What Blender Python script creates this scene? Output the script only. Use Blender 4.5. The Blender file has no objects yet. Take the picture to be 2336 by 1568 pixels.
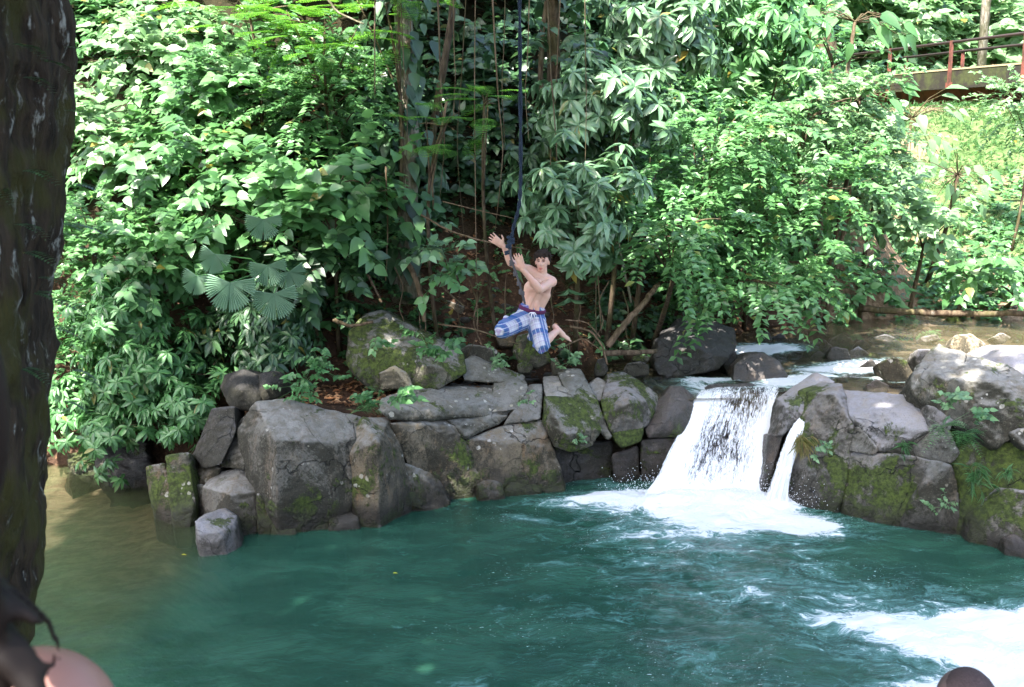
import bpy, bmesh, math, random, zlib
import numpy as np
from mathutils import Vector, Matrix
R = math.radians
SC = bpy.context.scene
COL = SC.collection
random.seed(7)
rng = np.random.default_rng(11)

# ------------------------------------------------------------------ camera
H = 5.0; PITCH = 11.0; FPX = 2505.0            # eye height, tilt, focal length for a 2336 px wide frame
cam_d = bpy.data.cameras.new('camera'); cam = bpy.data.objects.new('camera', cam_d); COL.objects.link(cam)
cam.location = (0, 0, H); cam.rotation_euler = (R(90 - PITCH), 0, 0)
cam_d.sensor_width = 23.6; cam_d.lens = 23.6 * FPX / 2336.0
cam_d.clip_start = 0.05; cam_d.clip_end = 500
cam_d.dof.use_dof = True; cam_d.dof.focus_distance = 13.0; cam_d.dof.aperture_fstop = 7.5
SC.camera = cam

# ------------------------------------------------------------------ world, sun, exposure
SUN_EL = 56.0; SUN_FROM = Vector((-0.50, -0.86))   # the sun stands behind the camera, to the left
w = bpy.data.worlds.new('World'); SC.world = w; w.use_nodes = True
nt = w.node_tree; nt.nodes.clear()
sky = nt.nodes.new('ShaderNodeTexSky'); sky.sky_type = 'NISHITA'; sky.sun_disc = False
sky.sun_elevation = R(SUN_EL); sky.sun_rotation = math.atan2(SUN_FROM.x, SUN_FROM.y)
sky.air_density = 1.0; sky.dust_density = 3.5; sky.ozone_density = 1.0
bg = nt.nodes.new('ShaderNodeBackground'); bg.inputs[1].default_value = 0.15
wo = nt.nodes.new('ShaderNodeOutputWorld')
nt.links.new(sky.outputs[0], bg.inputs[0]); nt.links.new(bg.outputs[0], wo.inputs[0])
sd = bpy.data.lights.new('sun', 'SUN'); sd.energy = 4.6; sd.angle = R(0.6); sd.color = (1.0, 0.955, 0.88)
sun = bpy.data.objects.new('sun', sd); COL.objects.link(sun)
_v = Vector((SUN_FROM.x * math.cos(R(SUN_EL)), SUN_FROM.y * math.cos(R(SUN_EL)), math.sin(R(SUN_EL)))).normalized()
sun.rotation_euler = _v.to_track_quat('Z', 'Y').to_euler(); sun.location = (-10, -20, 30)
SC.view_settings.view_transform = 'Standard'; SC.view_settings.look = 'None'
SC.view_settings.exposure = 2.6; SC.view_settings.gamma = 1.0
SC.render.engine = 'CYCLES'
cy = SC.cycles
cy.max_bounces = 7; cy.diffuse_bounces = 4; cy.glossy_bounces = 2; cy.transmission_bounces = 3
cy.transparent_max_bounces = 10; cy.caustics_reflective = False; cy.caustics_refractive = False
cy.use_denoising = True; cy.sample_clamp_indirect = 6.0

# ------------------------------------------------------------------ helpers
CT, ST = math.cos(R(PITCH)), math.sin(R(PITCH))
def ray(px, py):
    v = py - 784.0
    return (px - 1168.0), FPX * CT - v * ST, -(FPX * ST + v * CT)
def at(px, py, Y):
    """real place at distance Y seen at that spot of the photo"""
    a, b, c = ray(px, py)
    return Vector((a / b * Y, Y, H + c / b * Y))
def on_z(px, py, z):
    a, b, c = ray(px, py); Y = (z - H) * b / c
    return Vector((a / b * Y, Y, z))
def z1(x, y): return 403.3 + x * .3453, 846.9 + y * .3453
def z2(x, y): return 1129.2 + x * .3343, 685.6 + y * .3343
def z3(x, y): return 1690.6 + x * .3857, 685.6 + y * .3857

def _h(ix, iy, iz, s):
    n = (ix * 374761393 + iy * 668265263 + iz * 2147483647 + s * 1442695041) & 0xffffffff
    n = ((n ^ (n >> 13)) * 1274126177) & 0xffffffff
    return ((n ^ (n >> 16)) & 0xffffff) / float(0xffffff)
def vnoise(P, scale=1.0, seed=0):
    P = np.asarray(P, float) * scale
    i = np.floor(P).astype(np.int64); f = P - i; f = f * f * (3 - 2 * f)
    out = 0
    for dx in (0, 1):
        for dy in (0, 1):
            for dz in (0, 1):
                wgt = (f[:, 0] if dx else 1 - f[:, 0]) * (f[:, 1] if dy else 1 - f[:, 1]) * (f[:, 2] if dz else 1 - f[:, 2])
                out = out + wgt * _h(i[:, 0] + dx, i[:, 1] + dy, i[:, 2] + dz, seed)
    return out * 2 - 1
def fbm(P, scale=1.0, seed=0, octs=3):
    o = 0; a = 1.0; t = 0
    for k in range(octs):
        o = o + a * vnoise(P, scale * 2 ** k, seed + k * 17); t += a; a *= .5
    return o / t
def sstep(a, b, x): t = np.clip((x - a) / (b - a), 0, 1); return t * t * (3 - 2 * t)

def link(name, me, mat=None, parent=None, smooth=False):
    o = bpy.data.objects.new(name, me); COL.objects.link(o)
    if mat and not me.materials: me.materials.append(mat)
    if parent: o.parent = parent
    if smooth: me.shade_smooth()
    return o
def tag(o, label, cat, group=None):
    o['label'] = label; o['category'] = cat
    if group: o['group'] = group
    return o
def empty(name, loc, label, cat, group=None):
    o = bpy.data.objects.new(name, None); COL.objects.link(o); o.location = loc; o.empty_display_size = .2
    return tag(o, label, cat, group)
def tri_mesh(name, V, F):
    V = np.asarray(V, np.float32); F = np.asarray(F, np.int32); k = F.shape[1]
    me = bpy.data.meshes.new(name)
    me.vertices.add(len(V)); me.vertices.foreach_set('co', V.ravel())
    me.loops.add(F.size); me.loops.foreach_set('vertex_index', F.ravel())
    me.polygons.add(len(F)); me.polygons.foreach_set('loop_start', np.arange(0, F.size, k, dtype=np.int32))
    try: me.polygons.foreach_set('loop_total', np.full(len(F), k, dtype=np.int32))
    except Exception: pass
    me.update(calc_edges=True); return me
class MB:
    def __init__(s): s.V = []; s.F = []; s.n = 0
    def add(s, V, F):
        s.V.append(np.asarray(V, float)); s.F.append(np.asarray(F, int) + s.n); s.n += len(V)
    def tube(s, pts, rad, n=7, flat=None, cap=True, wob=0.0):
        """closed tube of quads; flat=(side vector, a, b) gives an elliptical section"""
        pts = np.array([tuple(p) for p in pts], float); m = len(pts)
        rad = np.full(m, rad) if np.isscalar(rad) else np.array(rad, float)
        T = np.gradient(pts, axis=0); T /= np.maximum(np.linalg.norm(T, axis=1)[:, None], 1e-9)
        up = np.array(flat[0], float) if flat else (np.array([0, 0, 1.]) if abs(T[0, 2]) < .9 else np.array([1., 0, 0]))
        A = np.zeros_like(T)
        for i in range(m):
            a = up - T[i] * (up @ T[i]); a /= max(np.linalg.norm(a), 1e-9); A[i] = a
            if not flat: up = a
        B = np.cross(T, A)
        fa, fb = (flat[1], flat[2]) if flat else (1, 1)
        th = np.linspace(0, 2 * np.pi, n, endpoint=False)
        ring = rad[:, None, None] * (np.cos(th)[None, :, None] * A[:, None, :] * fa + np.sin(th)[None, :, None] * B[:, None, :] * fb)
        if wob: ring = ring * (1 + wob * (rng.random((m, n, 1)) - .5))
        V = (pts[:, None, :] + ring).reshape(-1, 3)
        F = []
        for i in range(m - 1):
            for j in range(n):
                F.append((i * n + j, i * n + (j + 1) % n, (i + 1) * n + (j + 1) % n, (i + 1) * n + j))
        k = len(V)
        if cap:
            V = np.vstack([V, pts[:1], pts[-1:]])
            for j in range(n):
                F.append((k, (j + 1) % n, j, k)); F.append((k + 1, (m - 1) * n + j, (m - 1) * n + (j + 1) % n, k + 1))
        s.add(V, F)
    def cap(s, p0, p1, r0, r1, flat=None, n=14):
        """tapered capsule"""
        p0 = np.array(tuple(p0), float); p1 = np.array(tuple(p1), float); d = p1 - p0; L = np.linalg.norm(d); d /= max(L, 1e-9)
        P = []; Rr = []
        for a in (5, 25, 45, 68, 90): P.append(p0 - d * r0 * math.cos(R(a))); Rr.append(r0 * math.sin(R(a)))
        for t in (.33, .66): P.append(p0 + (p1 - p0) * t); Rr.append(r0 + (r1 - r0) * t)
        for a in (90, 68, 45, 25, 5): P.append(p1 + d * r1 * math.cos(R(a))); Rr.append(r1 * math.sin(R(a)))
        s.tube(P, Rr, n, flat)
    def ell(s, c, ax, rot=None, n=12):
        th = np.linspace(0, np.pi, n // 2 + 2)[1:-1]; ph = np.linspace(0, 2 * np.pi, n, endpoint=False)
        V = [(math.sin(a) * math.cos(b), math.sin(a) * math.sin(b), math.cos(a)) for a in th for b in ph] + [(0, 0, 1), (0, 0, -1)]
        V = np.array(V) * np.array(ax)
        if rot is not None: V = V @ np.array(rot)
        V = V + np.array(tuple(c)); F = []; m = len(th)
        for i in range(m - 1):
            for j in range(n): F.append((i * n + j, (i + 1) * n + j, (i + 1) * n + (j + 1) % n, i * n + (j + 1) % n))
        for j in range(n):
            F.append((m * n, j, (j + 1) % n, m * n)); F.append((m * n + 1, (m - 1) * n + (j + 1) % n, (m - 1) * n + j, m * n + 1))
        s.add(V, F)
    def box(s, c, d, rot=None):
        V = np.array([(x, y, z) for x in (-.5, .5) for y in (-.5, .5) for z in (-.5, .5)]) * np.array(d)
        if rot is not None: V = V @ np.array(rot)
        s.add(V + np.array(tuple(c)), [(0, 1, 3, 2), (4, 6, 7, 5), (0, 4, 5, 1), (2, 3, 7, 6), (0, 2, 6, 4), (1, 5, 7, 3)])
    def mesh(s, name):
        V = np.vstack(s.V); F = np.vstack(s.F)
        me = bpy.data.meshes.new(name)
        me.from_pydata(V.tolist(), [], [tuple(dict.fromkeys(f)) for f in F.tolist()]); me.update(); return me
    def build(s, name, mat, parent=None, smooth=True): return link(name, s.mesh(name), mat, parent, smooth)

def evaluated(me, mods):
    """mesh with modifiers applied; returns vertex array and a new mesh"""
    o = bpy.data.objects.new('tmp', me); COL.objects.link(o)
    for typ, kw in mods:
        m = o.modifiers.new(typ, typ)
        for k, v in kw.items(): setattr(m, k, v)
    dg = bpy.context.evaluated_depsgraph_get(); dg.update()
    out = bpy.data.meshes.new_from_object(o.evaluated_get(dg))
    bpy.data.objects.remove(o); bpy.data.meshes.remove(me)
    return out
def coords(me):
    a = np.empty(len(me.vertices) * 3, np.float32); me.vertices.foreach_get('co', a); return a.reshape(-1, 3).astype(float)
def normals(me):
    a = np.empty(len(me.vertices) * 3, np.float32); me.vertices.foreach_get('normal', a); return a.reshape(-1, 3).astype(float)
def setco(me, V): me.vertices.foreach_set('co', np.asarray(V, np.float32).ravel()); me.update()
def fattr(me, name, a):
    at_ = me.attributes.new(name, 'FLOAT', 'POINT'); at_.data.foreach_set('value', np.asarray(a, np.float32))
def cattr(me, name, a):
    a = np.asarray(a, np.float32)
    if a.shape[1] == 3: a = np.hstack([a, np.ones((len(a), 1), np.float32)])
    at_ = me.attributes.new(name, 'FLOAT_COLOR', 'POINT'); at_.data.foreach_set('color', a.ravel())

# ------------------------------------------------------------------ node helpers
class NT:
    def __init__(s, name):
        s.m = bpy.data.materials.new(name); s.m.use_nodes = True; s.t = s.m.node_tree; s.t.nodes.clear()
        s.out = s.t.nodes.new('ShaderNodeOutputMaterial')
    def n(s, typ, ins=None, **kw):
        x = s.t.nodes.new('ShaderNode' + typ)
        for k, v in kw.items(): setattr(x, k, v)
        for k, v in (ins or {}).items(): s.set(x.inputs[k], v)
        return x
    def set(s, sock, v):
        if hasattr(v, 'is_output') or isinstance(v, bpy.types.NodeSocket): s.t.links.new(v, sock)
        else:
            if isinstance(v, (tuple, list)) and len(v) == 3 and sock.type == 'RGBA': v = (*v, 1)
            sock.default_value = v
    def noise(s, vec, scale, detail=4, rough=.55, dist=0.0):
        return s.n('TexNoise', {'Vector': vec, 'Scale': scale, 'Detail': detail, 'Roughness': rough, 'Distortion': dist}).outputs[0]
    def ramp(s, fac, a, b, ca=0.0, cb=1.0):
        return s.n('MapRange', {0: fac, 1: a, 2: b, 3: ca, 4: cb}, interpolation_type='SMOOTHSTEP').outputs[0]
    def math(s, op, a, b=0.0, c=None):
        d = {0: a, 1: b}
        if c is not None: d[2] = c
        return s.n('Math', d, operation=op).outputs[0]
    def mix(s, f, a, b):
        x = s.n('Mix', data_type='RGBA'); s.set(x.inputs[0], f); s.set(x.inputs[6], a); s.set(x.inputs[7], b); return x.outputs[2]
    def attr(s, name): return s.n('Attribute', attribute_name=name)
    def bump(s, h, strength=.5, dist=.02):
        return s.n('Bump', {'Strength': strength, 'Distance': dist, 'Height': h}).outputs[0]
    def princ(s, color, rough=.8, normal=None, spec=.3, **kw):
        d = {'Base Color': color, 'Roughness': rough, 'Specular IOR Level': spec}
        if normal is not None: d['Normal'] = normal
        d.update(kw); return s.n('BsdfPrincipled', d).outputs[0]
    def done(s, sh): s.t.links.new(sh, s.out.inputs[0]); return s.m
    def pos(s, sx=1, sy=1, sz=1):
        g = s.n('NewGeometry').outputs['Position']
        return s.n('Mapping', {'Vector': g, 'Scale': (sx, sy, sz)}).outputs[0]

def leaf_mat(name, c0, c1, c2, rough=.42, trans=.38, spec=.5):
    t = NT(name)
    rnd = t.n('NewGeometry').outputs['Random Per Island']
    cr = t.n('ValToRGB', {0: rnd}); e = cr.color_ramp.elements
    e[0].position = 0; e[0].color = (*c0, 1); e[1].position = 1; e[1].color = (*c2, 1)
    m = e.new(.5); m.color = (*c1, 1)
    y = e.new(.985); y.color = (*c2, 1); e[len(e) - 1].color = (.22, .17, .03, 1)
    p = t.princ(cr.outputs[0], rough, spec=spec)
    tc = t.n('HueSaturation', {'Hue': .485, 'Saturation': 1.1, 'Value': 1.7, 'Color': cr.outputs[0]}).outputs[0]
    tr = t.n('BsdfTranslucent', {0: tc}).outputs[0]
    return t.done(t.n('MixShader', {0: trans, 1: p, 2: tr}).outputs[0])
LM = {
 'heart': leaf_mat('leaf_mid_green', (0.040, 0.104, 0.037), (0.073, 0.182, 0.060), (0.126, 0.261, 0.101), .36),
 'oval': leaf_mat('leaf_fresh_green', (0.046, 0.115, 0.041), (0.082, 0.200, 0.066), (0.139, 0.286, 0.111), .34),
 'whorl': leaf_mat('leaf_glossy_dark', (0.051, 0.108, 0.056), (0.094, 0.189, 0.085), (0.171, 0.286, 0.158), .30, .24, .6),
 'pinnate': leaf_mat('leaf_lime', (0.046, 0.146, 0.022), (0.080, 0.231, 0.033), (0.133, 0.316, 0.056), .5, .42),
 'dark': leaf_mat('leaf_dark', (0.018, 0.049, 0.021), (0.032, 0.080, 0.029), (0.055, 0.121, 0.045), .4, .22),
 'bank': leaf_mat('leaf_bank', (0.040, 0.110, 0.037), (0.066, 0.182, 0.056), (0.113, 0.243, 0.093), .4, .3),
 'pale': leaf_mat('leaf_pale', (0.080, 0.157, 0.066), (0.133, 0.243, 0.111), (0.213, 0.352, 0.167), .42, .35),
}
def bark_mat(name, c0, c1, lich=.0, moss=.0, sc=1.0, mossc=(.05, .06, .012)):
    t = NT(name); g = t.pos(6 * sc, 6 * sc, 1.2 * sc); g2 = t.pos()
    a = t.noise(g, 3, 6, .65); col = t.mix(t.ramp(a, .35, .65), c0, c1)
    l = t.ramp(t.noise(t.pos(1, 1, .45), 9 * sc, 5, .7), .58, .66); col = t.mix(t.math('MULTIPLY', l, lich), col, (.30, .31, .28))
    m = t.ramp(t.noise(g2, 2.3 * sc, 4, .6), .45, .6); col = t.mix(t.math('MULTIPLY', m, moss), col, mossc)
    return t.done(t.princ(col, .9, t.bump(t.math('ADD', a, t.math('MULTIPLY', l, .2)), .9, .03), .15))
M_BARK = bark_mat('bark_brown', (.045, .03, .02), (.12, .09, .06), .2, .4)
M_PALEBARK = bark_mat('bark_pale', (.12, .10, .075), (.30, .27, .22), .7, .5)
M_BIGBARK = bark_mat('bark_mossy', (.010, .007, .005), (.036, .026, .017), .7, .8, 1.8, (.034, .034, .008))
M_ROOT = bark_mat('root_bark', (.07, .045, .028), (.17, .12, .08), .1, .2)

# ------------------------------------------------------------------ terrain
FL = np.array([(-12, 16.2), (-6.6, 16.2), (-5.2, 15.0), (-4.2, 13.9), (-3.4, 13.2), (-1.9, 13.4), (-1.0, 14.0), (0.6, 14.9), (1.9, 15.2), (3.7, 14.9), (4.5, 14.0), (6.1, 13.0), (9, 12.0), (20, 11.5)])
def shore(x): return np.interp(x, FL[:, 0], FL[:, 1])
def foot_hill(x): return np.interp(x, [-12, -5, -3.2, -1, 1, 2.5, 4.5, 8, 30], [15.9, 15.9, 15.9, 16.6, 17.4, 18.6, 20.3, 21.4, 22])
def terrain(x, y, fine=True):
    x = np.asarray(x, float); y = np.asarray(y, float)
    P = np.stack([x.ravel(), y.ravel(), 0 * x.ravel()], 1)
    n1 = fbm(P, .55, 3, 4).reshape(x.shape); n2 = fbm(P, 3.0, 9, 3).reshape(x.shape) if fine else 0 * x
    ys = shore(x) + .45
    left = sstep(-2.2, -4.6, x)
    dist = np.maximum(ys - y, 0)
    shallow = .22 + .16 * np.maximum(dist - .5, 0)
    bed = -(1.9 * (1 - left) + left * np.minimum(shallow, 1.5)) + n1 * .1
    plat = 1.02 + .25 * sstep(1.6, -.5, x) + n1 * .08
    plat = plat * sstep(-4.4, -3.3, x) + (1 - sstep(-4.4, -3.3, x)) * .6
    z = bed + (plat - bed) * sstep(0, .7, y - ys)
    # bank of the upper stream and the slope behind
    yh = foot_hill(x); m = np.interp(x, [-12, -4, 0, 3, 7.6, 9.5], [2.0, 1.7, 1.35, 1.15, 1.15, .0])
    hill = np.maximum(y - yh, 0)
    z = z + np.minimum(hill * m, 11) + n1 * .35 * sstep(0, 2.5, hill) + n2 * .04
    bankr = np.maximum(x - 8.0, 0)
    g = 1.05 + (bankr * .20 + np.maximum(y - 21.5, 0) * .30) + n1 * .25
    g = np.minimum(g, 5.7 + .05 * n1)
    wgt = sstep(7.3, 9.6, x) * sstep(20.6, 21.8, y)
    z = z * (1 - wgt) + g * wgt
    z = z + np.maximum(y - 46, 0) * 1.0 * sstep(44, 50, y)
    z = np.minimum(z, 26)
    nb = 3.35 + n1 * .1                                    # the near bank that carries the camera
    z = np.where(y < 7, nb + (z - nb) * sstep(1.0, 6.2, y), z)
    return z
xs = np.unique(np.round(np.concatenate([np.arange(-40, -9, 1.0), np.arange(-9, 12, .1), np.arange(12, 60, .8)]), 3))
ysg = np.unique(np.round(np.concatenate([np.arange(-10, 6, .5), np.arange(6, 12.5, .3), np.arange(12.5, 24, .1), np.arange(24, 46, .4), np.arange(46, 90, 1.5)]), 3))
GX, GY = np.meshgrid(xs, ysg); GZ = terrain(GX, GY)
V = np.stack([GX.ravel(), GY.ravel(), GZ.ravel()], 1); nx = len(xs); ny = len(ysg)
ii, jj = np.meshgrid(np.arange(nx - 1), np.arange(ny - 1)); b0 = (jj * nx + ii).ravel()
F = np.stack([b0, b0 + 1, b0 + nx + 1, b0 + nx], 1)
g_me = tri_mesh('ground', V, F)
gr = sstep(8.5, 10.5, V[:, 0]) * sstep(22.5, 23.8, V[:, 1]); fattr(g_me, 'grass', gr)
fattr(g_me, 'tan', sstep(5.4, 6.4, V[:, 0]) * sstep(19.5, 20.5, V[:, 1]) * sstep(27, 24, V[:, 1]))
fattr(g_me, 'streambed', sstep(1.0, 1.6, V[:, 0]) * sstep(.5, 0, V[:, 1] - foot_hill(V[:, 0])) * (V[:, 2] < 1.25))
t = NT('soil'); p = t.pos()
a = t.noise(p, 1.3, 6, .65); b = t.noise(p, 14, 5, .7); c = t.n('TexVoronoi', {'Vector': p, 'Scale': 26.0}).outputs['Color']
cs = t.n('SeparateColor', {0: c}).outputs[0]
col = t.mix(t.ramp(a, .35, .65), (.036, .021, .014), (.080, .047, .031))
col = t.mix(t.math('MULTIPLY', t.ramp(cs, .80, .86), t.ramp(b, .45, .6)), col, (.15, .085, .05))
col = t.mix(t.math('MULTIPLY', t.ramp(b, .55, .7), .7), col, (.04, .022, .014))
gcol = t.mix(t.ramp(t.noise(p, 2.2, 6, .7), .35, .62), (.045, .085, .026), (.10, .14, .055))
gcol = t.mix(t.math('MULTIPLY', t.ramp(t.noise(p, .55, 4, .6), .52, .60), .8), gcol, (.20, .145, .095))
gcol = t.mix(t.ramp(b, .6, .75), gcol, (.03, .08, .012))
z_ = t.n('SeparateXYZ', {0: p}).outputs[2]
uw = t.ramp(z_, .02, -.08)
sb = t.attr('streambed').outputs['Fac']
bed = t.mix(t.ramp(t.noise(t.pos(1, 2.2, 1), 3.2, 6, .75), .38, .62), (.12, .095, .05), (.24, .19, .11))
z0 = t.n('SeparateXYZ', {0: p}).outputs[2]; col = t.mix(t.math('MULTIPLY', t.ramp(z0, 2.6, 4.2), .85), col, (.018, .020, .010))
col = t.mix(t.attr('grass').outputs['Fac'], col, gcol); col = t.mix(t.math('MULTIPLY', t.attr('tan').outputs['Fac'], t.math('SUBTRACT', 1.0, t.attr('grass').outputs['Fac'])), col, t.mix(t.ramp(b, .4, .6), (.17, .11, .07), (.30, .21, .14)))
col = t.mix(sb, col, t.mix(t.ramp(a, .4, .6), (.035, .028, .02), (.12, .095, .06))); col = t.mix(uw, col, bed)
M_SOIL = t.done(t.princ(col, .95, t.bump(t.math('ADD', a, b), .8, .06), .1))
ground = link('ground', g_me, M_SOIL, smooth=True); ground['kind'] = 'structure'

# ------------------------------------------------------------------ water
def water_mat(name, deep, mid, turb, upper=False):
    t = NT(name); p = t.pos()
    foam = t.attr('foam').outputs['Fac']; depth = t.attr('depth').outputs['Fac']
    wv = t.pos(1.0, 1.9, 1)
    warp = t.n('TexNoise', {'Vector': p, 'Scale': .9, 'Detail': 3.0}).outputs['Color']
    wv2 = t.n('VectorMath', {0: wv, 1: t.n('VectorMath', {0: warp, 'Scale': 1.6}, operation='SCALE').outputs[0]}, operation='ADD').outputs[0]
    big = t.noise(wv2, 1.7, 6, .68, .6); fine = t.noise(wv2, 7.0, 6, .75, 1.2)
    pat = t.math('ADD', t.math('MULTIPLY', big, .62), t.math('MULTIPLY', fine, .38))
    pat = t.math('ADD', t.math('MULTIPLY', t.math('SUBTRACT', pat, .5), 1.9), .5)
    f = t.math('SUBTRACT', t.math('ADD', pat, foam), 1.0)
    white = t.ramp(f, -.05, .16)                       # foam on top
    sub = t.ramp(f, -.30, .08)                         # bubbles carried below the surface
    fleck = t.noise(t.pos(6, 17, 1), 3.4, 3, .65, .5)
    fleck = t.math('MULTIPLY', t.ramp(fleck, .665, .70), t.ramp(t.noise(p, .9, 3, .5), .46, .60))
    fleck = t.math('MULTIPLY', fleck, t.ramp(foam, .02, .2))
    cvar = t.mix(t.ramp(t.noise(wv2, .8, 4, .6), .38, .62), deep, mid)
    cvar = t.mix(t.ramp(depth, .35, 1.25), (.055, .072, .034), cvar) if not upper else cvar
    body = t.mix(t.math('MULTIPLY', sub, .75), cvar, (.14, .30, .28))
    h = t.math('ADD', t.math('MULTIPLY', t.noise(wv2, 3.2, 5, .6), 1.0), t.math('MULTIPLY', fine, .35))
    bmp = t.n('Bump', {'Strength': t.ramp(foam, .05, .5, .28, .7), 'Distance': .07, 'Height': h}).outputs[0]
    bodys = t.princ(body, .07, bmp, .5, IOR=1.33)
    clear = t.n('BsdfTransparent').outputs[0]
    gl = t.n('BsdfGlossy', {'Color': (1, 1, 1, 1), 'Roughness': .08, 'Normal': bmp}).outputs[0]
    fr = t.n('Fresnel', {'IOR': 1.33, 'Normal': bmp}).outputs[0]
    clear = t.n('MixShader', {0: fr, 1: clear, 2: gl}).outputs[0]
    ext = t.math('SUBTRACT', 1.0, t.math('POWER', 2.718, t.math('MULTIPLY', depth, -turb)))
    ext = t.math('MAXIMUM', ext, sub)
    sh = t.n('MixShader', {0: ext, 1: clear, 2: bodys}).outputs[0]
    fo = t.princ((.86, .88, .90), .6, t.bump(t.math('ADD', big, fine), .8, .08), .3)
    wf = t.math('MAXIMUM', white, fleck)
    return t.done(t.n('MixShader', {0: wf, 1: sh, 2: fo}).outputs[0])
M_POOL = water_mat('pool_water', (.013, .054, .036), (.024, .082, .054), 1.5)
M_STREAM = water_mat('stream_water', (.14, .11, .06), (.22, .175, .11), 1.0, True)

def blob(x, y, cx, cy, rx, ry, ang=0.0):
    c, s = math.cos(R(ang)), math.sin(R(ang)); u = (x - cx) * c + (y - cy) * s; v = -(x - cx) * s + (y - cy) * c
    return np.exp(-((u / rx) ** 2 + (v / ry) ** 2))
def grid_water(name, x0, x1, y0, y1, st, zf, foamf, mat, turb_amp):
    X, Y = np.meshgrid(np.arange(x0, x1, st), np.arange(y0, y1, st)); n = X.shape[1]; m = X.shape[0]
    P = np.stack([X.ravel(), Y.ravel(), 0 * X.ravel()], 1)
    fo = foamf(P[:, 0], P[:, 1])
    a = .010 + turb_amp * np.clip(fo, 0, 1.1)
    z = zf(P[:, 0], P[:, 1]) + a * (fbm(P * [1, 1.6, 1], 1.6, 5, 4) * 1.2 + .5 * fbm(P * [1, 1.5, 1], 6, 31, 3))
    dep = z - terrain(P[:, 0], P[:, 1], False)
    ii, jj = np.meshgrid(np.arange(n - 1), np.arange(m - 1)); b0 = (jj * n + ii).ravel()
    F = np.stack([b0, b0 + 1, b0 + n + 1, b0 + n], 1)
    keep = (dep[F].max(1) > -.12); F = F[keep]
    me = tri_mesh(name, np.stack([P[:, 0], P[:, 1], z], 1), F)
    fattr(me, 'foam', fo); fattr(me, 'depth', np.maximum(dep, 0))
    o = link(name, me, mat, smooth=True); o['kind'] = 'structure'; return o
def pool_foam(x, y):
    f = 1.35 * blob(x, y, 2.65, 14.40, 1.15, .42, -3) + .85 * blob(x, y, 2.9, 13.75, .95, .42, -12) + .42 * blob(x, y, 1.3, 14.45, .9, .22, 10)
    f = f + .26 * blob(x, y, 2.4, 13.1, 1.5, .6, -12) + .17 * blob(x, y, 3.4, 11.2, 1.9, 1.0, -25) + .3 * blob(x, y, 4.0, 13.4, .6, .35, -30)
    f = f + 1.5 * blob(x, y, 5.5, 9.8, 1.35, .75, -18) + .70 * blob(x, y, 4.3, 10.4, .9, .2, -14) + .62 * blob(x, y, 4.0, 8.95, 1.1, .4, 15)
    f = f + .42 * blob(x, y, 5.9, 10.9, .8, .3, 35) + .5 * blob(x, y, 4.9, 8.9, 1.0, .4, 0)
    return f + .18 * sstep(-3.0, 1.5, x) * (1 - .8 * blob(x, y, 5.0, 12.4, 1.4, .8, -20)) + .02
grid_water('pool_water', -10, 10, 5.0, 16.6, .045, lambda x, y: .13 * blob(x, y, 2.6, 14.35, 1.1, .35) + .05 * blob(x, y, 6.3, 9.9, 1.5, .8), pool_foam, M_POOL, .06)
def lip_z(x, y): return 1.16 + .012 * np.maximum(y - 17, 0) - .10 * sstep(16.9, 16.2, y) + .12 * sstep(18.3, 20.0, y) * sstep(2.5, 5.5, x)
def stream_foam(x, y):
    f = .58 * blob(x, y, 5.3, 17.5, .95, .45, 12) + .6 * blob(x, y, 6.0, 18.0, .8, .35, 10) + .7 * blob(x, y, 4.4, 16.8, .6, .25, 20) + .55 * blob(x, y, 4.5, 19.1, .8, .35, 0) + .75 * blob(x, y, 3.4, 16.9, .8, .14, 5) + .9 * blob(x, y, 6.1, 16.9, .5, .20, 0)
    f = f + .7 * blob(x, y, 3.9, 18.9, .9, .35, 0) + .8 * blob(x, y, 6.7, 17.4, .5, .3, 0) + .5 * blob(x, y, 2.9, 16.5, .7, .3, 0)
    return f + .10
grid_water('stream_water', .9, 22, 15.9, 23, .06, lip_z, stream_foam, M_STREAM, .04)

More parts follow.
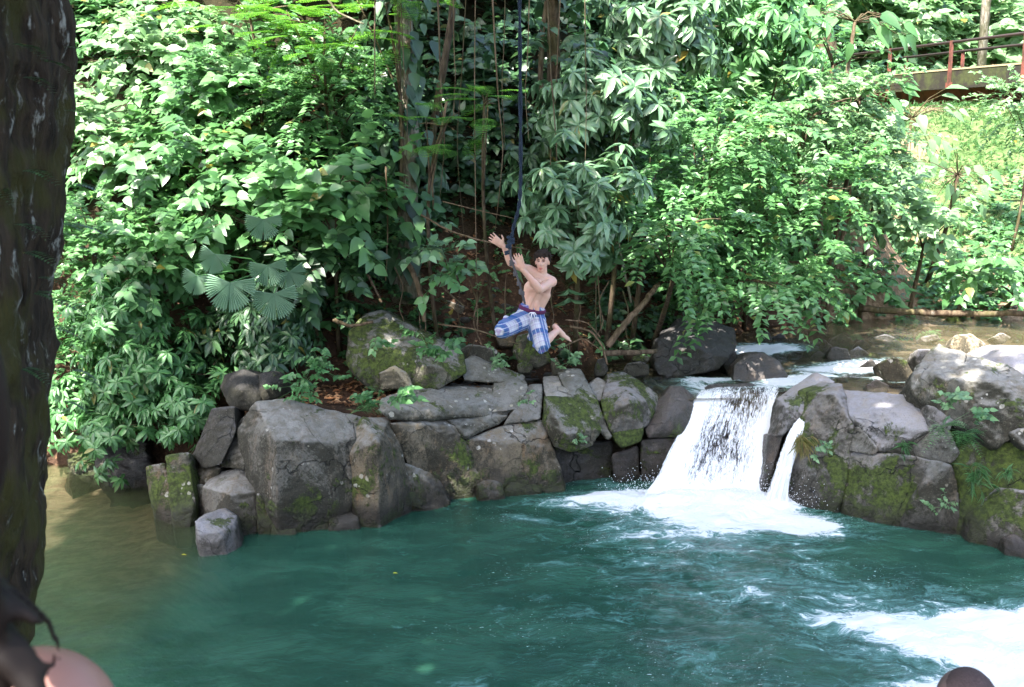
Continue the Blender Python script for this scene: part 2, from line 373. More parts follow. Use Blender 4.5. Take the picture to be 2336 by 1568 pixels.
# ------------------------------------------------------------------ waterfall
def falls(name, grid, mat, nu=90, nv=110, amp=.045, layers=2, seed=1, usc=1.0):
    """grid rows run from the lip down; each entry = (px, py, Y, whiteness)"""
    G = np.array([[(*at(a, b, c), d) for (a, b, c, d) in row] for row in grid]); r, c, _ = G.shape
    def interp(arr, n):                                   # smooth along the first axis
        k = arr.shape[0]; tt = np.linspace(0, k - 1, n); i = np.clip(np.floor(tt).astype(int), 0, k - 2); f = tt - i
        p = lambda q: arr[np.clip(q, 0, k - 1)]
        f = f.reshape((-1,) + (1,) * (arr.ndim - 1))
        p0, p1, p2, p3 = p(i - 1), p(i), p(i + 1), p(i + 2)
        return .5 * (2 * p1 + (-p0 + p2) * f + (2 * p0 - 5 * p1 + 4 * p2 - p3) * f ** 2 + (-p0 + 3 * p1 - 3 * p2 + p3) * f ** 3)
    A = interp(G, nv); A = interp(A.transpose(1, 0, 2), nu).transpose(1, 0, 2)
    VV = []; FF = []; U = []; W = []; n0 = 0
    for L in range(layers):
        B = A[..., :3].copy(); uu, vv = np.meshgrid(np.linspace(0, 1, nu), np.linspace(0, 1, nv))
        Q = np.stack([uu.ravel() * 9, vv.ravel() * 2.2, np.full(uu.size, L * 3.3)], 1)
        d = (fbm(Q, 1.6, seed + L, 4)).reshape(uu.shape)
        B[..., 1] -= L * .05 + amp * d * (0.3 + vv) + 0.02 * vv
        B[..., 2] += amp * .4 * d * vv
        B[-1, :, 2] = -.12; B[-4:-1, :, 2] = np.minimum(B[-4:-1, :, 2], .1)
        VV.append(B.reshape(-1, 3)); ii, jj = np.meshgrid(np.arange(nu - 1), np.arange(nv - 1)); b0 = (jj * nu + ii).ravel() + n0
        FF.append(np.stack([b0, b0 + 1, b0 + nu + 1, b0 + nu], 1)); n0 += nu * nv
        U.append(np.stack([uu.ravel() * usc + L * 1.7, vv.ravel(), 0 * uu.ravel()], 1)); ed = np.minimum(uu, 1 - uu) / (.045 / usc ** .5); W.append((A[..., 3] - .55 * np.exp(-ed ** 2) * (1 - sstep(.8, 1, vv))).ravel())
    me = tri_mesh(name, np.vstack(VV), np.vstack(FF)); cattr(me, 'flow', np.vstack(U)); fattr(me, 'white', np.concatenate(W))
    return link(name, me, mat, smooth=True)
t = NT('falling_water')
fl = t.attr('flow').outputs['Vector']
sc = t.n('Mapping', {'Vector': fl, 'Scale': (10, 3.4, 1)}).outputs[0]
a = t.noise(sc, 2.2, 7, .72, .9); b = t.noise(t.n('Mapping', {'Vector': fl, 'Scale': (30, 9, 1)}).outputs[0], 2.4, 5, .7, .8)
wh = t.attr('white').outputs['Fac']
pt = t.math('ADD', t.math('MULTIPLY', t.math('SUBTRACT', t.math('ADD', t.math('MULTIPLY', a, .5), t.math('MULTIPLY', b, .5)), .5), 1.9), .5)
f = t.math('ADD', pt, t.math('SUBTRACT', wh, 1.06))
al = t.ramp(f, -.10, .12)
fo = t.princ((.88, .90, .93), .5, t.bump(t.math('ADD', a, b), .7, .05), .4)
M_FALL = t.done(t.n('MixShader', {0: al, 1: t.n('BsdfTransparent').outputs[0], 2: fo}).outputs[0])
main = [
 [(1590, 893, 16.25, .62), (1640, 884, 16.3, .55), (1690, 882, 16.35, .50), (1735, 882, 16.3, .50), (1785, 878, 16.2, .6)],
 [(1585, 905, 16.05, .9), (1630, 898, 16.1, .62), (1690, 893, 16.15, .46), (1735, 892, 16.1, .48), (1778, 893, 16.0, .7)],
 [(1566, 940, 15.85, 1.05), (1616, 932, 15.85, .68), (1680, 925, 15.9, .50), (1732, 925, 15.85, .5), (1765, 925, 15.75, .95)],
 [(1548, 985, 15.55, 1.12), (1600, 985, 15.5, .60), (1665, 985, 15.5, .52), (1722, 985, 15.45, .76), (1757, 985, 15.4, 1.1)],
 [(1520, 1040, 15.2, 1.15), (1585, 1040, 15.15, .58), (1655, 1040, 15.15, .52), (1715, 1045, 15.1, .68), (1750, 1045, 15.05, 1.2)],
 [(1497, 1090, 14.85, 1.2), (1565, 1095, 14.8, .70), (1645, 1098, 14.85, .74), (1708, 1100, 14.85, .85), (1742, 1100, 14.8, 1.2)],
 [(1470, 1125, 14.55, 1.3), (1560, 1140, 14.4, 1.3), (1640, 1150, 14.3, 1.1), (1703, 1152, 14.3, 1.2), (1735, 1150, 14.3, 1.3)],
]
o = falls('waterfall', main, M_FALL, layers=2, seed=4); tag(o, 'wide white waterfall pouring over the dark rock ledge into the pool', 'waterfall')
side = [
 [(1812, 935, 15.05, 0.70), (1830, 935, 15.0, 0.74), (1842, 930, 14.95, 0.70)],
 [(1806, 965, 14.9, 0.81), (1823, 965, 14.85, 0.85), (1838, 962, 14.8, 0.77)],
 [(1783, 1020, 14.65, 0.74), (1802, 1022, 14.6, 0.81), (1820, 1020, 14.55, 0.70)],
 [(1762, 1080, 14.45, 0.74), (1785, 1085, 14.4, 0.81), (1803, 1082, 14.35, 0.74)],
 [(1738, 1150, 14.35, 0.88), (1765, 1160, 14.3, 0.96), (1795, 1155, 14.3, 0.88)],
]
o = falls('waterfall', side, M_FALL, 30, 90, .05, 2, 9, .3); tag(o, 'narrow strand of white water right of the main waterfall', 'waterfall')
M_SPRAY = NT('spray'); M_SPRAY = M_SPRAY.done(M_SPRAY.princ((.9, .92, .95), .4, None, .5))
mb = MB(); tv = np.array([(1, 0, -.5), (-.6, .8, -.5), (-.6, -.8, -.5), (0, 0, 1)])
for k in range(4200):
    if k < 3400:
        u = random.random(); s = random.random() ** 2; c0 = Vector((1.5 + 2.6 * u + random.gauss(0, .2), 14.35 + random.gauss(0, .3), 0)); zz = abs(random.gauss(0, .16)) + .02
    else:
        c0 = Vector((5.6 + random.gauss(0, .7), 9.9 + random.gauss(0, .4), 0)); zz = abs(random.gauss(0, .05)) + .04
    r = random.uniform(.002, .0075); mb.add(tv * r + np.array([c0.x, c0.y, zz]), [(0, 2, 1, 1), (0, 1, 3, 3), (1, 2, 3, 3), (2, 0, 3, 3)])
o = mb.build('spray', M_SPRAY, smooth=False); o['kind'] = 'stuff'; o['label'] = 'fine white spray thrown up where the falls hit the pool'; o['category'] = 'spray'

# ------------------------------------------------------------------ rock
def rock_mat(name, c0, c1, moss=.3, lichen=.3, rough=.85, stain=.3, dust_sky_c=(.27, .262, .245), dust=.8):
    t = NT(name); p = t.pos(); geo = t.n('NewGeometry')
    nz = t.n('SeparateXYZ', {0: geo.outputs['Normal']}).outputs[2]; zz = t.n('SeparateXYZ', {0: p}).outputs[2]
    a = t.noise(p, 1.1, 6, .62, .3); g = t.noise(p, 26, 5, .8); m = t.noise(p, 6.5, 5, .7, .4)
    col = t.mix(t.ramp(a, .32, .68), c0, c1)
    col = t.mix(t.math('MULTIPLY', t.ramp(m, .4, .66), .55), col, (c1[0] * 1.45, c1[1] * 1.4, c1[2] * 1.3))
    col = t.mix(t.math('MULTIPLY', t.ramp(t.noise(t.pos(2.5, 2.5, .5), 1.6, 5, .7), .5, .68), stain), col, (.19, .115, .055))
    col = t.mix(t.ramp(g, .52, .78, 0, .55), col, (.035, .03, .025))
    col = t.mix(t.math('MULTIPLY', t.ramp(nz, .35, .85), t.math('MULTIPLY', t.ramp(m, .7, .35), dust)), col, dust_sky_c)  # paler upward faces: dust, with sky light painted into the colour
    alg = t.math('ADD', t.noise(t.pos(1, 1, .7), 1.5, 7, .74, .6), t.math('MULTIPLY', t.math('SUBTRACT', g, .5), .35))
    alg = t.math('MULTIPLY', t.ramp(alg, .42, .54), t.ramp(nz, .80, .30))
    col = t.mix(t.math('MULTIPLY', alg, .86), col, (.022, .020, .011))
    f2 = t.noise(p, 55, 3, .7); col = t.mix(t.ramp(f2, .56, .72, 0, .5), col, (.02, .018, .015)); col = t.mix(t.ramp(f2, .42, .28, 0, .35), col, (.30, .27, .22))
    mo = t.math('ADD', t.noise(p, 1.7, 6, .7, .5), t.math('MULTIPLY', t.ramp(zz, 1.1, .05), .07))
    mo = t.math('ADD', mo, t.math('MULTIPLY', t.math('SUBTRACT', t.noise(p, 11, 4, .75), .5), .28))
    mf = t.ramp(mo, .63 - .21 * moss, .71 - .21 * moss)
    mc = t.mix(t.ramp(t.noise(p, 18, 4, .7), .35, .65), (.022, .032, .006), (.075, .105, .016))
    col = t.mix(t.math('MULTIPLY', mf, .95), col, mc)
    v = t.n('TexVoronoi', {'Vector': p, 'Scale': 13.0, 'Randomness': 1.0}); vs = t.n('SeparateColor', {0: v.outputs['Color']})
    rad = t.math('MULTIPLY', t.math('POWER', vs.outputs[0], 1.8), .55)
    d = t.math('ADD', v.outputs['Distance'], t.math('MULTIPLY', t.math('SUBTRACT', g, .5), .5))
    spot = t.ramp(t.math('SUBTRACT', rad, d), -.03, .05)
    spot = t.math('MULTIPLY', spot, t.ramp(t.noise(p, 2.3, 4, .65), .62 - .13 * lichen, .68 - .13 * lichen))
    spot = t.math('MULTIPLY', spot, t.math('GREATER_THAN', vs.outputs[1], .35))
    big = t.ramp(t.math('ADD', t.noise(p, 2.6, 6, .72, .2), 0.0), .725 - .075 * lichen, .745 - .075 * lichen)
    sp = t.math('MULTIPLY', t.math('MAXIMUM', spot, big), min(1.0, lichen * 1.6))
    col = t.mix(sp, col, t.mix(vs.outputs[2], (.34, .31, .24), (.52, .50, .46)))
    wet = t.ramp(t.math('ADD', zz, t.math('MULTIPLY', t.math('SUBTRACT', a, .5), 1.1)), .42, .05)  # damp algae-dark foot, with undercut shade painted into the same band
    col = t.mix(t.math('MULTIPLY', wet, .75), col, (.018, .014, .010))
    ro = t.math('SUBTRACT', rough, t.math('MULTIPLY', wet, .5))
    cr = t.n('TexVoronoi', {'Vector': t.n('VectorMath', {0: p, 1: t.n('VectorMath', {0: t.n('TexNoise', {'Vector': p, 'Scale': 2.2, 'Detail': 4.0}).outputs['Color'], 'Scale': .5}, operation='SCALE').outputs[0]}, operation='ADD').outputs[0], 'Scale': 1.15}, feature='DISTANCE_TO_EDGE').outputs[0]
    crk = t.math('MULTIPLY', t.ramp(cr, .008, .0), t.ramp(a, .50, .58))
    col = t.mix(t.math('MULTIPLY', crk, .6), col, (.008, .007, .006))
    h = t.math('SUBTRACT', t.math('ADD', t.math('MULTIPLY', g, .6), t.math('ADD', m, t.math('MULTIPLY', mf, .4))), t.math('MULTIPLY', crk, 1.5))
    return t.done(t.princ(col, ro, t.bump(h, 1.0, .045), .35))
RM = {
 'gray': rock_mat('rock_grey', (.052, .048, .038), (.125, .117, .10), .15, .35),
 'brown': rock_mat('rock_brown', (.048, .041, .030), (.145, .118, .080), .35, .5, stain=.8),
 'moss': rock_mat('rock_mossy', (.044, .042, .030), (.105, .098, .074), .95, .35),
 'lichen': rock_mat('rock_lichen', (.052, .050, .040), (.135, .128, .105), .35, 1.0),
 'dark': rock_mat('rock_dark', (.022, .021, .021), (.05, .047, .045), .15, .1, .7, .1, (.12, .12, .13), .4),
 'black': rock_mat('rock_shade_black', (.010, .010, .010), (.024, .022, .021), .1, .0, .7, .0, (.03, .03, .03), .2),  # deep shade on two boulders, put into the colour
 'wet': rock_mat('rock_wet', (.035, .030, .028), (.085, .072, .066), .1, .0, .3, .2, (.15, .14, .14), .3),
 'pale': rock_mat('rock_pale', (.12, .110, .096), (.23, .215, .19), .05, .3, dust_sky_c=(.42, .40, .38), dust=.7),
 'cool': rock_mat('rock_cool', (.115, .108, .104), (.24, .228, .225), .1, .2, dust_sky_c=(.34, .33, .36), dust=.7),
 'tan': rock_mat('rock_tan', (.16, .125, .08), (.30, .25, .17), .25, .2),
 'coolmoss': rock_mat('rock_cool_mossy', (.08, .073, .062), (.18, .165, .145), .6, .25, dust_sky_c=(.34, .33, .35), dust=.6),
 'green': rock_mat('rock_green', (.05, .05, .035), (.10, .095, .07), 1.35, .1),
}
def y_foot(px): return float(np.interp(px, [300, 440, 560, 830, 1000, 1290, 1480, 1600, 1790, 2050, 2336, 2700],
                                           [15.3, 13.6, 13.05, 13.4, 14.3, 14.85, 15.1, 15.3, 14.35, 13.4, 12.6, 12.2]))
LEAN = .28
def face_pt(px, py, off, base=None):
    a, b, c = ray(px, py); s = c / b; Y0 = (y_foot(px) if base is None else base) + off
    Y = (Y0 + H * LEAN) / (1 - LEAN * s)
    if H + s * Y < -.05: Y = (H + .05) / -s
    return Vector((a / b * Y, Y, H + s * Y))
def rock(pts, mat, label, zoom=None, thick=.7, round_=2, amp=.035, base=None, deep=.8, voxel=.024, seed=None, name='rock', group=None, cat='rock', amp2=.006, ridge=0.0, drop=.14):
    P = []
    for q in pts:
        px, py = zoom(q[0], q[1]) if zoom else (q[0], q[1])
        P.append(face_pt(px, py, q[2] if len(q) > 2 else 0.0, base))
    cen = sum(P, Vector()) / len(P)
    P = [cen + (p - cen) * 1.025 for p in P]
    full = list(P)
    for p in P:
        full.append(cen + (p - cen) * .86 + Vector((0, thick, -drop)))
    if deep:
        for p in P:
            if p.z < .35: full.append(Vector((p.x, p.y + .05, -deep)))
    bm = bmesh.new()
    for p in full: bm.verts.new(p)
    bmesh.ops.convex_hull(bm, input=bm.verts)
    loose = [v for v in bm.verts if not v.link_faces]; bmesh.ops.delete(bm, geom=loose, context='VERTS')
    bmesh.ops.recalc_face_normals(bm, faces=bm.faces)
    me = bpy.data.meshes.new(name); bm.to_mesh(me); bm.free()
    me = evaluated(me, [('REMESH', dict(mode='VOXEL', voxel_size=voxel)), ('SMOOTH', dict(factor=.5, iterations=round_))])
    Vv = coords(me); N = normals(me); sd_ = seed if seed is not None else zlib.crc32(label.encode()) % 997
    d = amp * fbm(Vv, 1.9, sd_ % 89, 3) + amp * .5 * fbm(Vv, 6.5, sd_ % 71, 3) + amp2 * fbm(Vv, 26, 5, 2)
    if ridge: d = d - ridge * np.exp(-(np.abs(fbm(Vv, 1.5, sd_ % 53, 2)) / .045) ** 2)
    Vv = Vv + N * d[:, None]
    org = np.array([cen.x, cen.y, max(0.0, min(p.z for p in P))]); setco(me, Vv - org)
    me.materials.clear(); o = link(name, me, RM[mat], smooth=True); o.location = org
    o['label'] = label; o['category'] = cat
    if group: o['group'] = group
    return o
G_L = 'jointed blocks of the left outcrop'; G_R = 'jointed blocks of the right outcrop'
def L1(pts, mat, label, **k): return rock(pts, mat, label, z1, group=G_L, **k)
def L2(pts, mat, label, **k): return rock(pts, mat, label, z2, group=G_L, **k)
def R3(pts, mat, label, **k): return rock(pts, mat, label, z3, group=G_R, **k)
L1([(392,400,.32),(525,205,.32),(700,192,.45),(860,238,.5),(1090,300,.5),(1215,312,.42),(1180,450,.12),(1052,575,.0),(1140,740,.0),(1150,880,.05),(1030,925,.1),(930,820,.05),(640,942,.0),(530,780,.18),(440,600,.34),(655,460,-.24),(665,810,-.26),(830,350,.02),(1000,480,-.08),(770,925,-.04)], 'gray', 'largest faceted block of the left outcrop, leaning over its low blocks, spotted with lichen')
L1([(1225,310,.3),(1400,318,.35),(1480,540,.1),(1530,700,.05),(1562,890,.0),(1390,975,-.05),(1340,1003,-.1),(1210,1003,0),(1180,880,.03),(1142,700,.05),(1072,590,.1),(1190,450,.25),(1330,475,-.28),(1335,900,-.30),(1260,440,-.02)], 'brown', 'upright wedge-edged column beside the largest block, standing in the pool')
L1([(1338,200,.6),(1520,120,.75),(1900,95,.9),(2150,95,.9),(2292,120,.75),(2312,200,.5),(2185,292,.28),(1900,268,.22),(1640,330,.18),(1420,326,.2),(1340,262,.3)], 'lichen', 'long lichen-covered slab lying on top of the left outcrop', thick=.9, round_=5)
L1([(1412,348,.2),(1640,345,.18),(1760,312,.25),(1850,370,.12),(1892,445,.08),(1995,700,.03),(1990,765,.03),(1780,792,.12),(1540,640,.16),(1480,520,.18)], 'brown', 'rusty brown rock face under the long lichen slab')
L1([(1762,312,.18),(1900,277,.2),(2188,298,.25),(2120,350,.2),(1905,448,.04),(1852,380,.08)], 'lichen', 'small wedge rock with round pale lichen under the slab')
rock([(1062,1003,.1),(1130,978,.16),(1215,960,.25),(1237,962,.2),(1262,1030,.03),(1288,1105,0),(1240,1116,0),(1140,1121,0),(1088,1092,.02),(1072,1050,.08),(1190,1010,-.08)], 'brown', 'broad lichen-flecked rock face between the rusty face and the dark recess', group=G_L)
L1([(1508,618,.15),(1720,668,.06),(1812,862,-.15),(1765,905,-.2),(1640,905,-.15),(1540,850,0),(1560,760,.0)], 'brown', 'tilted wedge rock with a smooth brown top at the waterline', round_=3)
L1([(528,800,.08),(640,932,.04),(622,1105,0),(530,1095,.02)], 'brown', 'thin upright block wedged under the left edge of the largest block', thick=.5)
L1([(640,955,.02),(790,955,.02),(795,1115,-.02),(612,1112,-.02)], 'moss', 'square dark block at the waterline under the largest block', thick=.5)
L1([(830,925,.1),(950,905,.12),(1040,935,.08),(1003,1065,.0),(800,1070,.02),(795,955,.05)], 'green', 'low mossy block between two waterline blocks of the left outcrop', thick=.5)
L1([(998,985,.0),(1040,935,.2),(1158,882,.25),(1200,955,.0),(1215,1062,-.05),(1003,1080,-.08),(1190,985,-.06)], 'gray', 'pale-edged small block at the waterline left of the column', thick=.4, round_=3)
L1([(168,770,-.02),(240,678,.42),(430,645,.5),(530,795,.2),(340,812,-.15),(190,930,-.02),(335,1050,-.12),(525,1102,.15),(400,1092,-.05)], 'gray', 'flat-topped block stepping out left of the largest block', round_=3, thick=.6)
L1([(112,985,-.25),(190,940,.05),(315,905,.25),(395,958,.15),(400,1000,.05),(290,1062,-.30),(132,1068,-.38),(165,1242,-.38),(345,1240,-.35),(432,1150,-.05)], 'cool', 'six-sided grey block standing alone in the shallows', thick=.35, round_=2, base=12.75, deep=.22)
L1([(225,245,.25),(380,238,.35),(392,400,.25),(295,620,.05),(180,645,.1),(110,560,.2)], 'dark', 'tall dark slab leaning beside the left overhanging bushes')
L1([(400,345,.55),(520,215,.6),(540,300,.5),(445,645,.3),(282,622,.3),(380,500,.4)], 'gray', 'pinkish rock tucked behind the flat-topped block', thick=.5)
L1([(72,745,.1),(165,755,.1),(190,895,.05),(98,885,.05)], 'gray', 'rounded grey rock left of the flat-topped block', thick=.4, round_=8)
L1([(60,620,.35),(180,560,.4),(290,640,.3),(160,735,.2),(70,740,.25)], 'brown', 'mossy earth-covered rock below the tall dark slab', thick=.5, round_=8)
rock([(330,1065,.1),(372,1055,.1),(392,1120,.0),(418,1185,-.05),(390,1195,-.05),(350,1130,.05)], 'brown', 'leaning column with a pale patch under the left bushes', thick=.4, group=G_L, base=13.5, deep=.3)
rock([(375,1040,.1),(430,1035,.1),(445,1140,.0),(432,1200,-.05),(398,1195,-.05),(382,1120,.0)], 'moss', 'mossy column beside the pale-patched leaning column', thick=.5, group=G_L, base=13.4, deep=.3)
rock([(232,1010,.2),(330,1000,.2),(345,1080,.1),(335,1120,0),(250,1118,0),(228,1060,.1)], 'dark', 'dark wet rock wall under the far left bushes', thick=.8, group=G_L, base=15.4, round_=7, amp=.16)
rock([(150,1030,.4),(225,1020,.4),(238,1080,.3),(160,1095,.3)], 'moss', 'low mossy rock at the far left water edge', thick=.8, group=G_L, base=15.7, round_=7, amp=.12)
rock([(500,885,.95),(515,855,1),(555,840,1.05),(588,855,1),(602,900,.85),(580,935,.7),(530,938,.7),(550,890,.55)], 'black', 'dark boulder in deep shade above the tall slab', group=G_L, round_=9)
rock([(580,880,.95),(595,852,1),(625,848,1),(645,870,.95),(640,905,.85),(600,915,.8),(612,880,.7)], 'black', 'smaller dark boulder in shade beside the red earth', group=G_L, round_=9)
# right half of the left outcrop
L2([(-30,690,.55),(0,480,.9),(120,490,.95),(215,560,.7),(232,600,.45),(150,750,.2),(60,760,.2),(-30,760,.25)], 'lichen', 'rounded lichen-crusted end of the upper slab', thick=.8, round_=6)
L2([(215,600,.5),(240,580,.6),(320,575,.6),(325,700,.3),(308,815,.12),(240,825,.12),(60,850,.15),(120,760,.2)], 'gray', 'cracked grey rock between the upper slab and the square tops', thick=.8)
L2([(325,520,1.0),(440,512,1.05),(510,565,.7),(512,590,.55),(500,665,.3),(345,665,.3),(328,600,.6)], 'pale', 'pale flat-topped square rock on the ledge', thick=.6)
L2([(330,655,.22),(500,655,.25),(512,720,.15),(640,830,.0),(730,872,-.05),(665,990,-.05),(520,1028,-.1),(400,1000,0),(322,830,.1),(490,920,-.32)], 'moss', 'jutting angular rock with mossy shoulder above the dark recess', thick=.8)
L2([(425,490,1.0),(480,475,1.05),(585,478,.95),(622,600,.6),(705,690,.25),(742,790,.1),(800,920,.0),(770,955,.0),(640,830,.05),(515,720,.12),(500,600,.5)], 'lichen', 'steep ridge of rock falling from the ledge toward the recess', thick=.8, round_=5)
L2([(600,590,.75),(700,520,.9),(770,560,.75),(740,700,.45),(700,690,.4)], 'pale', 'smooth pale hollow rock holding fallen leaves', thick=.6, round_=8)
L2([(770,510,.8),(870,488,.9),(1000,560,.7),(1112,655,.5),(1105,760,.3),(1042,850,.12),(1000,880,.05),(800,905,.0),(742,790,.05),(722,700,.2),(762,600,.5),(930,700,-.2)], 'coolmoss', 'smooth-topped rounded rock with mossy face left of the falls', thick=.9, round_=6)
L2([(800,905,.0),(1010,860,.05),(1000,965,.1),(865,1002,.02),(830,970,.02)], 'green', 'green mossy underside rock left of the falls', thick=.6)
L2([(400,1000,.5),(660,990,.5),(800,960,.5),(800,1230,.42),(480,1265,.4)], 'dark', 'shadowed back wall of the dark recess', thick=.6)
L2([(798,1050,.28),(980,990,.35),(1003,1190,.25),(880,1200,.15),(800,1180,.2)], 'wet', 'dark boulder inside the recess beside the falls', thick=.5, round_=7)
L2([(1112,700,.45),(1200,590,.6),(1280,588,.6),(1395,680,.5),(1335,830,.2),(1290,930,.1),(1050,938,.12),(1020,870,.2),(1180,800,-.05)], 'wet', 'wet dark rock shoulder touching the falls on their left', thick=.8, round_=5)
L2([(1000,955,.25),(1290,932,.2),(1110,1180,.1),(1000,1190,.15)], 'wet', 'wet dark rock under the shoulder at the foot of the falls', thick=.6)
L2([(60,1290,-.05),(100,1235,.0),(185,1188,.1),(300,1200,.1),(312,1295,-.05)], 'green', 'bright mossy hump at the waterline below the broad face', thick=.4, round_=7)
L2([(330,1220,.05),(400,1180,.1),(470,1240,.0),(482,1290,-.05),(330,1305,-.05)], 'moss', 'mossy lump at the waterline left of the dark recess', thick=.4, round_=7)
rock([(1088,1105,-.05),(1112,1095,0),(1145,1100,-.05),(1150,1130,-.15),(1095,1130,-.12)], 'brown', 'small rounded brown rock at the waterline', thick=.3, round_=7, group=G_L)
# boulders and ledge behind
rock([(792,830,0),(800,760,.25),(832,718,.5),(872,709,.6),(950,760,.55),(1010,790,.5),(1056,808,.4),(1062,850,.1),(1000,886,-.05),(850,892,-.1),(812,860,-.1),(860,800,-.05),(960,830,-.1)], 'moss', 'big mossy domed boulder with yellowish base above the left outcrop', name='boulder', cat='boulder', thick=1.2, round_=8, base=14.9, deep=0, amp=.05)
rock([(862,850,-.22),(900,832,-.18),(930,850,-.22),(945,888,-.25),(868,888,-.25)], 'tan', 'pale yellowish rock face under the big mossy boulder', thick=.6, round_=5, base=14.9, deep=0)
rock([(1045,830,0),(1075,812,.2),(1130,835,.3),(1200,860,.3),(1190,880,.1),(1060,870,-.1)], 'lichen', 'low lichen-dusted rock stretching right of the big mossy boulder', thick=.8, round_=7, base=15.2, deep=0)
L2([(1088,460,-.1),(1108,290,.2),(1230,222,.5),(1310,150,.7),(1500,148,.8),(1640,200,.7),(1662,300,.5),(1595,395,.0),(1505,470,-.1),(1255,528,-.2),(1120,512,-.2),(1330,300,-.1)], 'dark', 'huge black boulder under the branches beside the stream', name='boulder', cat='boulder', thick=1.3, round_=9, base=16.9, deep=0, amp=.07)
rock([(1672,870,0),(1675,838,.15),(1705,806,.3),(1745,803,.3),(1782,825,.2),(1802,858,0),(1790,874,-.05),(1730,880,-.1)], 'wet', 'rounded dark boulder standing in the stream above the falls', name='boulder', cat='boulder', thick=.8, round_=9, base=16.5, deep=0)
rock([(1640,815,.2),(1680,800,.2),(1690,840,.1),(1660,850,.1)], 'dark', 'dark angular stone between the two black boulders', name='boulder', cat='boulder', thick=.4, round_=5, base=17.0, deep=0)
BG = 'stones scattered on the far bank'
for pts, mt, lb, bs in [
 ([(1170,800),(1180,765),(1215,757),(1250,790),(1257,825),(1225,840),(1185,830)], 'moss', 'round mossy boulder right behind the knees of the jumper', 15.9),
 ([(1130,770),(1150,755),(1175,765),(1172,790),(1140,790)], 'brown', 'brown boulder behind the bent leg of the jumper', 16.4),
 ([(1178,830),(1200,822),(1218,835),(1212,852),(1182,852)], 'moss', 'small round stone under the mossy boulder on the bank', 15.7),
 ([(1256,822),(1270,815),(1290,850),(1262,858)], 'brown', 'narrow stone propped beside the mossy boulder on the bank', 15.8),
 ([(1040,800),(1075,785),(1130,795),(1145,815),(1110,830),(1050,822)], 'gray', 'flat slab lying right of the big mossy boulder', 15.9),
 ([(1355,840),(1362,818),(1380,815),(1390,840),(1382,858),(1358,858)], 'dark', 'dark upright stone at the foot of the roots', 16.0),
 ([(1420,850),(1430,828),(1460,822),(1482,832),(1480,855),(1440,860)], 'gray', 'grey rounded stone left of the huge black boulder', 16.1),
 ([(1440,815),(1460,808),(1482,812),(1480,824),(1445,824)], 'moss', 'flattish green stone behind the grey rounded stone', 16.6),
 ([(1095,695),(1110,680),(1128,690),(1125,705)], 'tan', 'pale yellow stone high on the dark bank', 17.4),
 ([(1040,640),(1075,615),(1110,640),(1100,665),(1045,668)], 'dark', 'dark rock half buried in the bank under the trees', 17.6),
 ([(1120,705),(1150,690),(1185,700),(1180,730),(1130,730)], 'dark', 'dark rounded boulder in the bank behind the jumper', 17.0),
 ([(965,690),(1010,680),(1060,700),(1050,730),(980,725)], 'brown', 'low brown boulder left of the hanging vine', 16.7),
 ([(1830,800),(1860,790),(1880,800),(1870,825),(1835,825)], 'moss', 'mossy stone at the far stream edge nearest the branches', 19.0),
 ([(1870,755),(1890,738),(1920,745),(1925,765),(1885,772)], 'green', 'yellow-green mossy boulder on the far stream bank', 20.4),
 ([(1885,815),(1900,790),(1935,795),(1945,825),(1905,828)], 'wet', 'dark pointed rock in the stream rapids', 17.9),
 ([(1920,860),(1945,842),(1975,850),(1960,868)], 'wet', 'small dark rock wrapped in white water', 17.1),
 ([(1955,840),(1990,818),(2010,840),(1990,862)], 'wet', 'brownish wet rock splitting the rapids', 17.3),
 ([(2000,830),(2035,815),(2085,825),(2090,860),(2060,885),(2020,870)], 'brown', 'ochre boulder in the stream left of the right outcrop', 16.4),
 ([(1975,880),(2000,865),(2030,880),(2020,905),(1980,900)], 'wet', 'dark wet rock in front of the ochre boulder', 16.2),
 ([(1990,770),(2020,762),(2045,772),(2030,785)], 'cool', 'flat grey stone lying in the far clear stream', 20.0),
 ([(2100,770),(2135,762),(2150,775),(2110,782)], 'cool', 'bluish low stone in the far stream', 19.6),
 ([(2262,770),(2285,758),(2310,770),(2290,785)], 'pale', 'small pale stone at the far right stream edge', 19.4),
 ([(2168,790),(2180,765),(2215,760),(2245,780),(2268,808),(2220,820),(2180,812)], 'tan', 'bright cream boulder behind the right outcrop', 16.0),
 ([(2085,815),(2095,795),(2125,795),(2128,835),(2100,845)], 'cool', 'grey round boulder touching the right outcrop on its left', 15.5),
 ([(2160,725),(2185,722),(2200,738),(2170,745)], 'green', 'small mossy stone under the far fallen log', 20.8),
 ([(1800,775),(1825,765),(1840,785),(1812,795)], 'dark', 'dark cobble under the hanging branches', 19.6),
 ([(1760,770),(1785,758),(1800,778),(1770,790)], 'dark', 'blackish cobble behind the rounded dark boulder', 19.3),
 ([(1735,765),(1752,755),(1765,775),(1745,785)], 'dark', 'small blackish cobble nearest the huge black boulder', 19.1),
]:
    rock(pts, mt, lb, base=bs, deep=0, thick=.35, round_=8, voxel=.02, amp=.02, name='boulder', cat='boulder', group=BG)
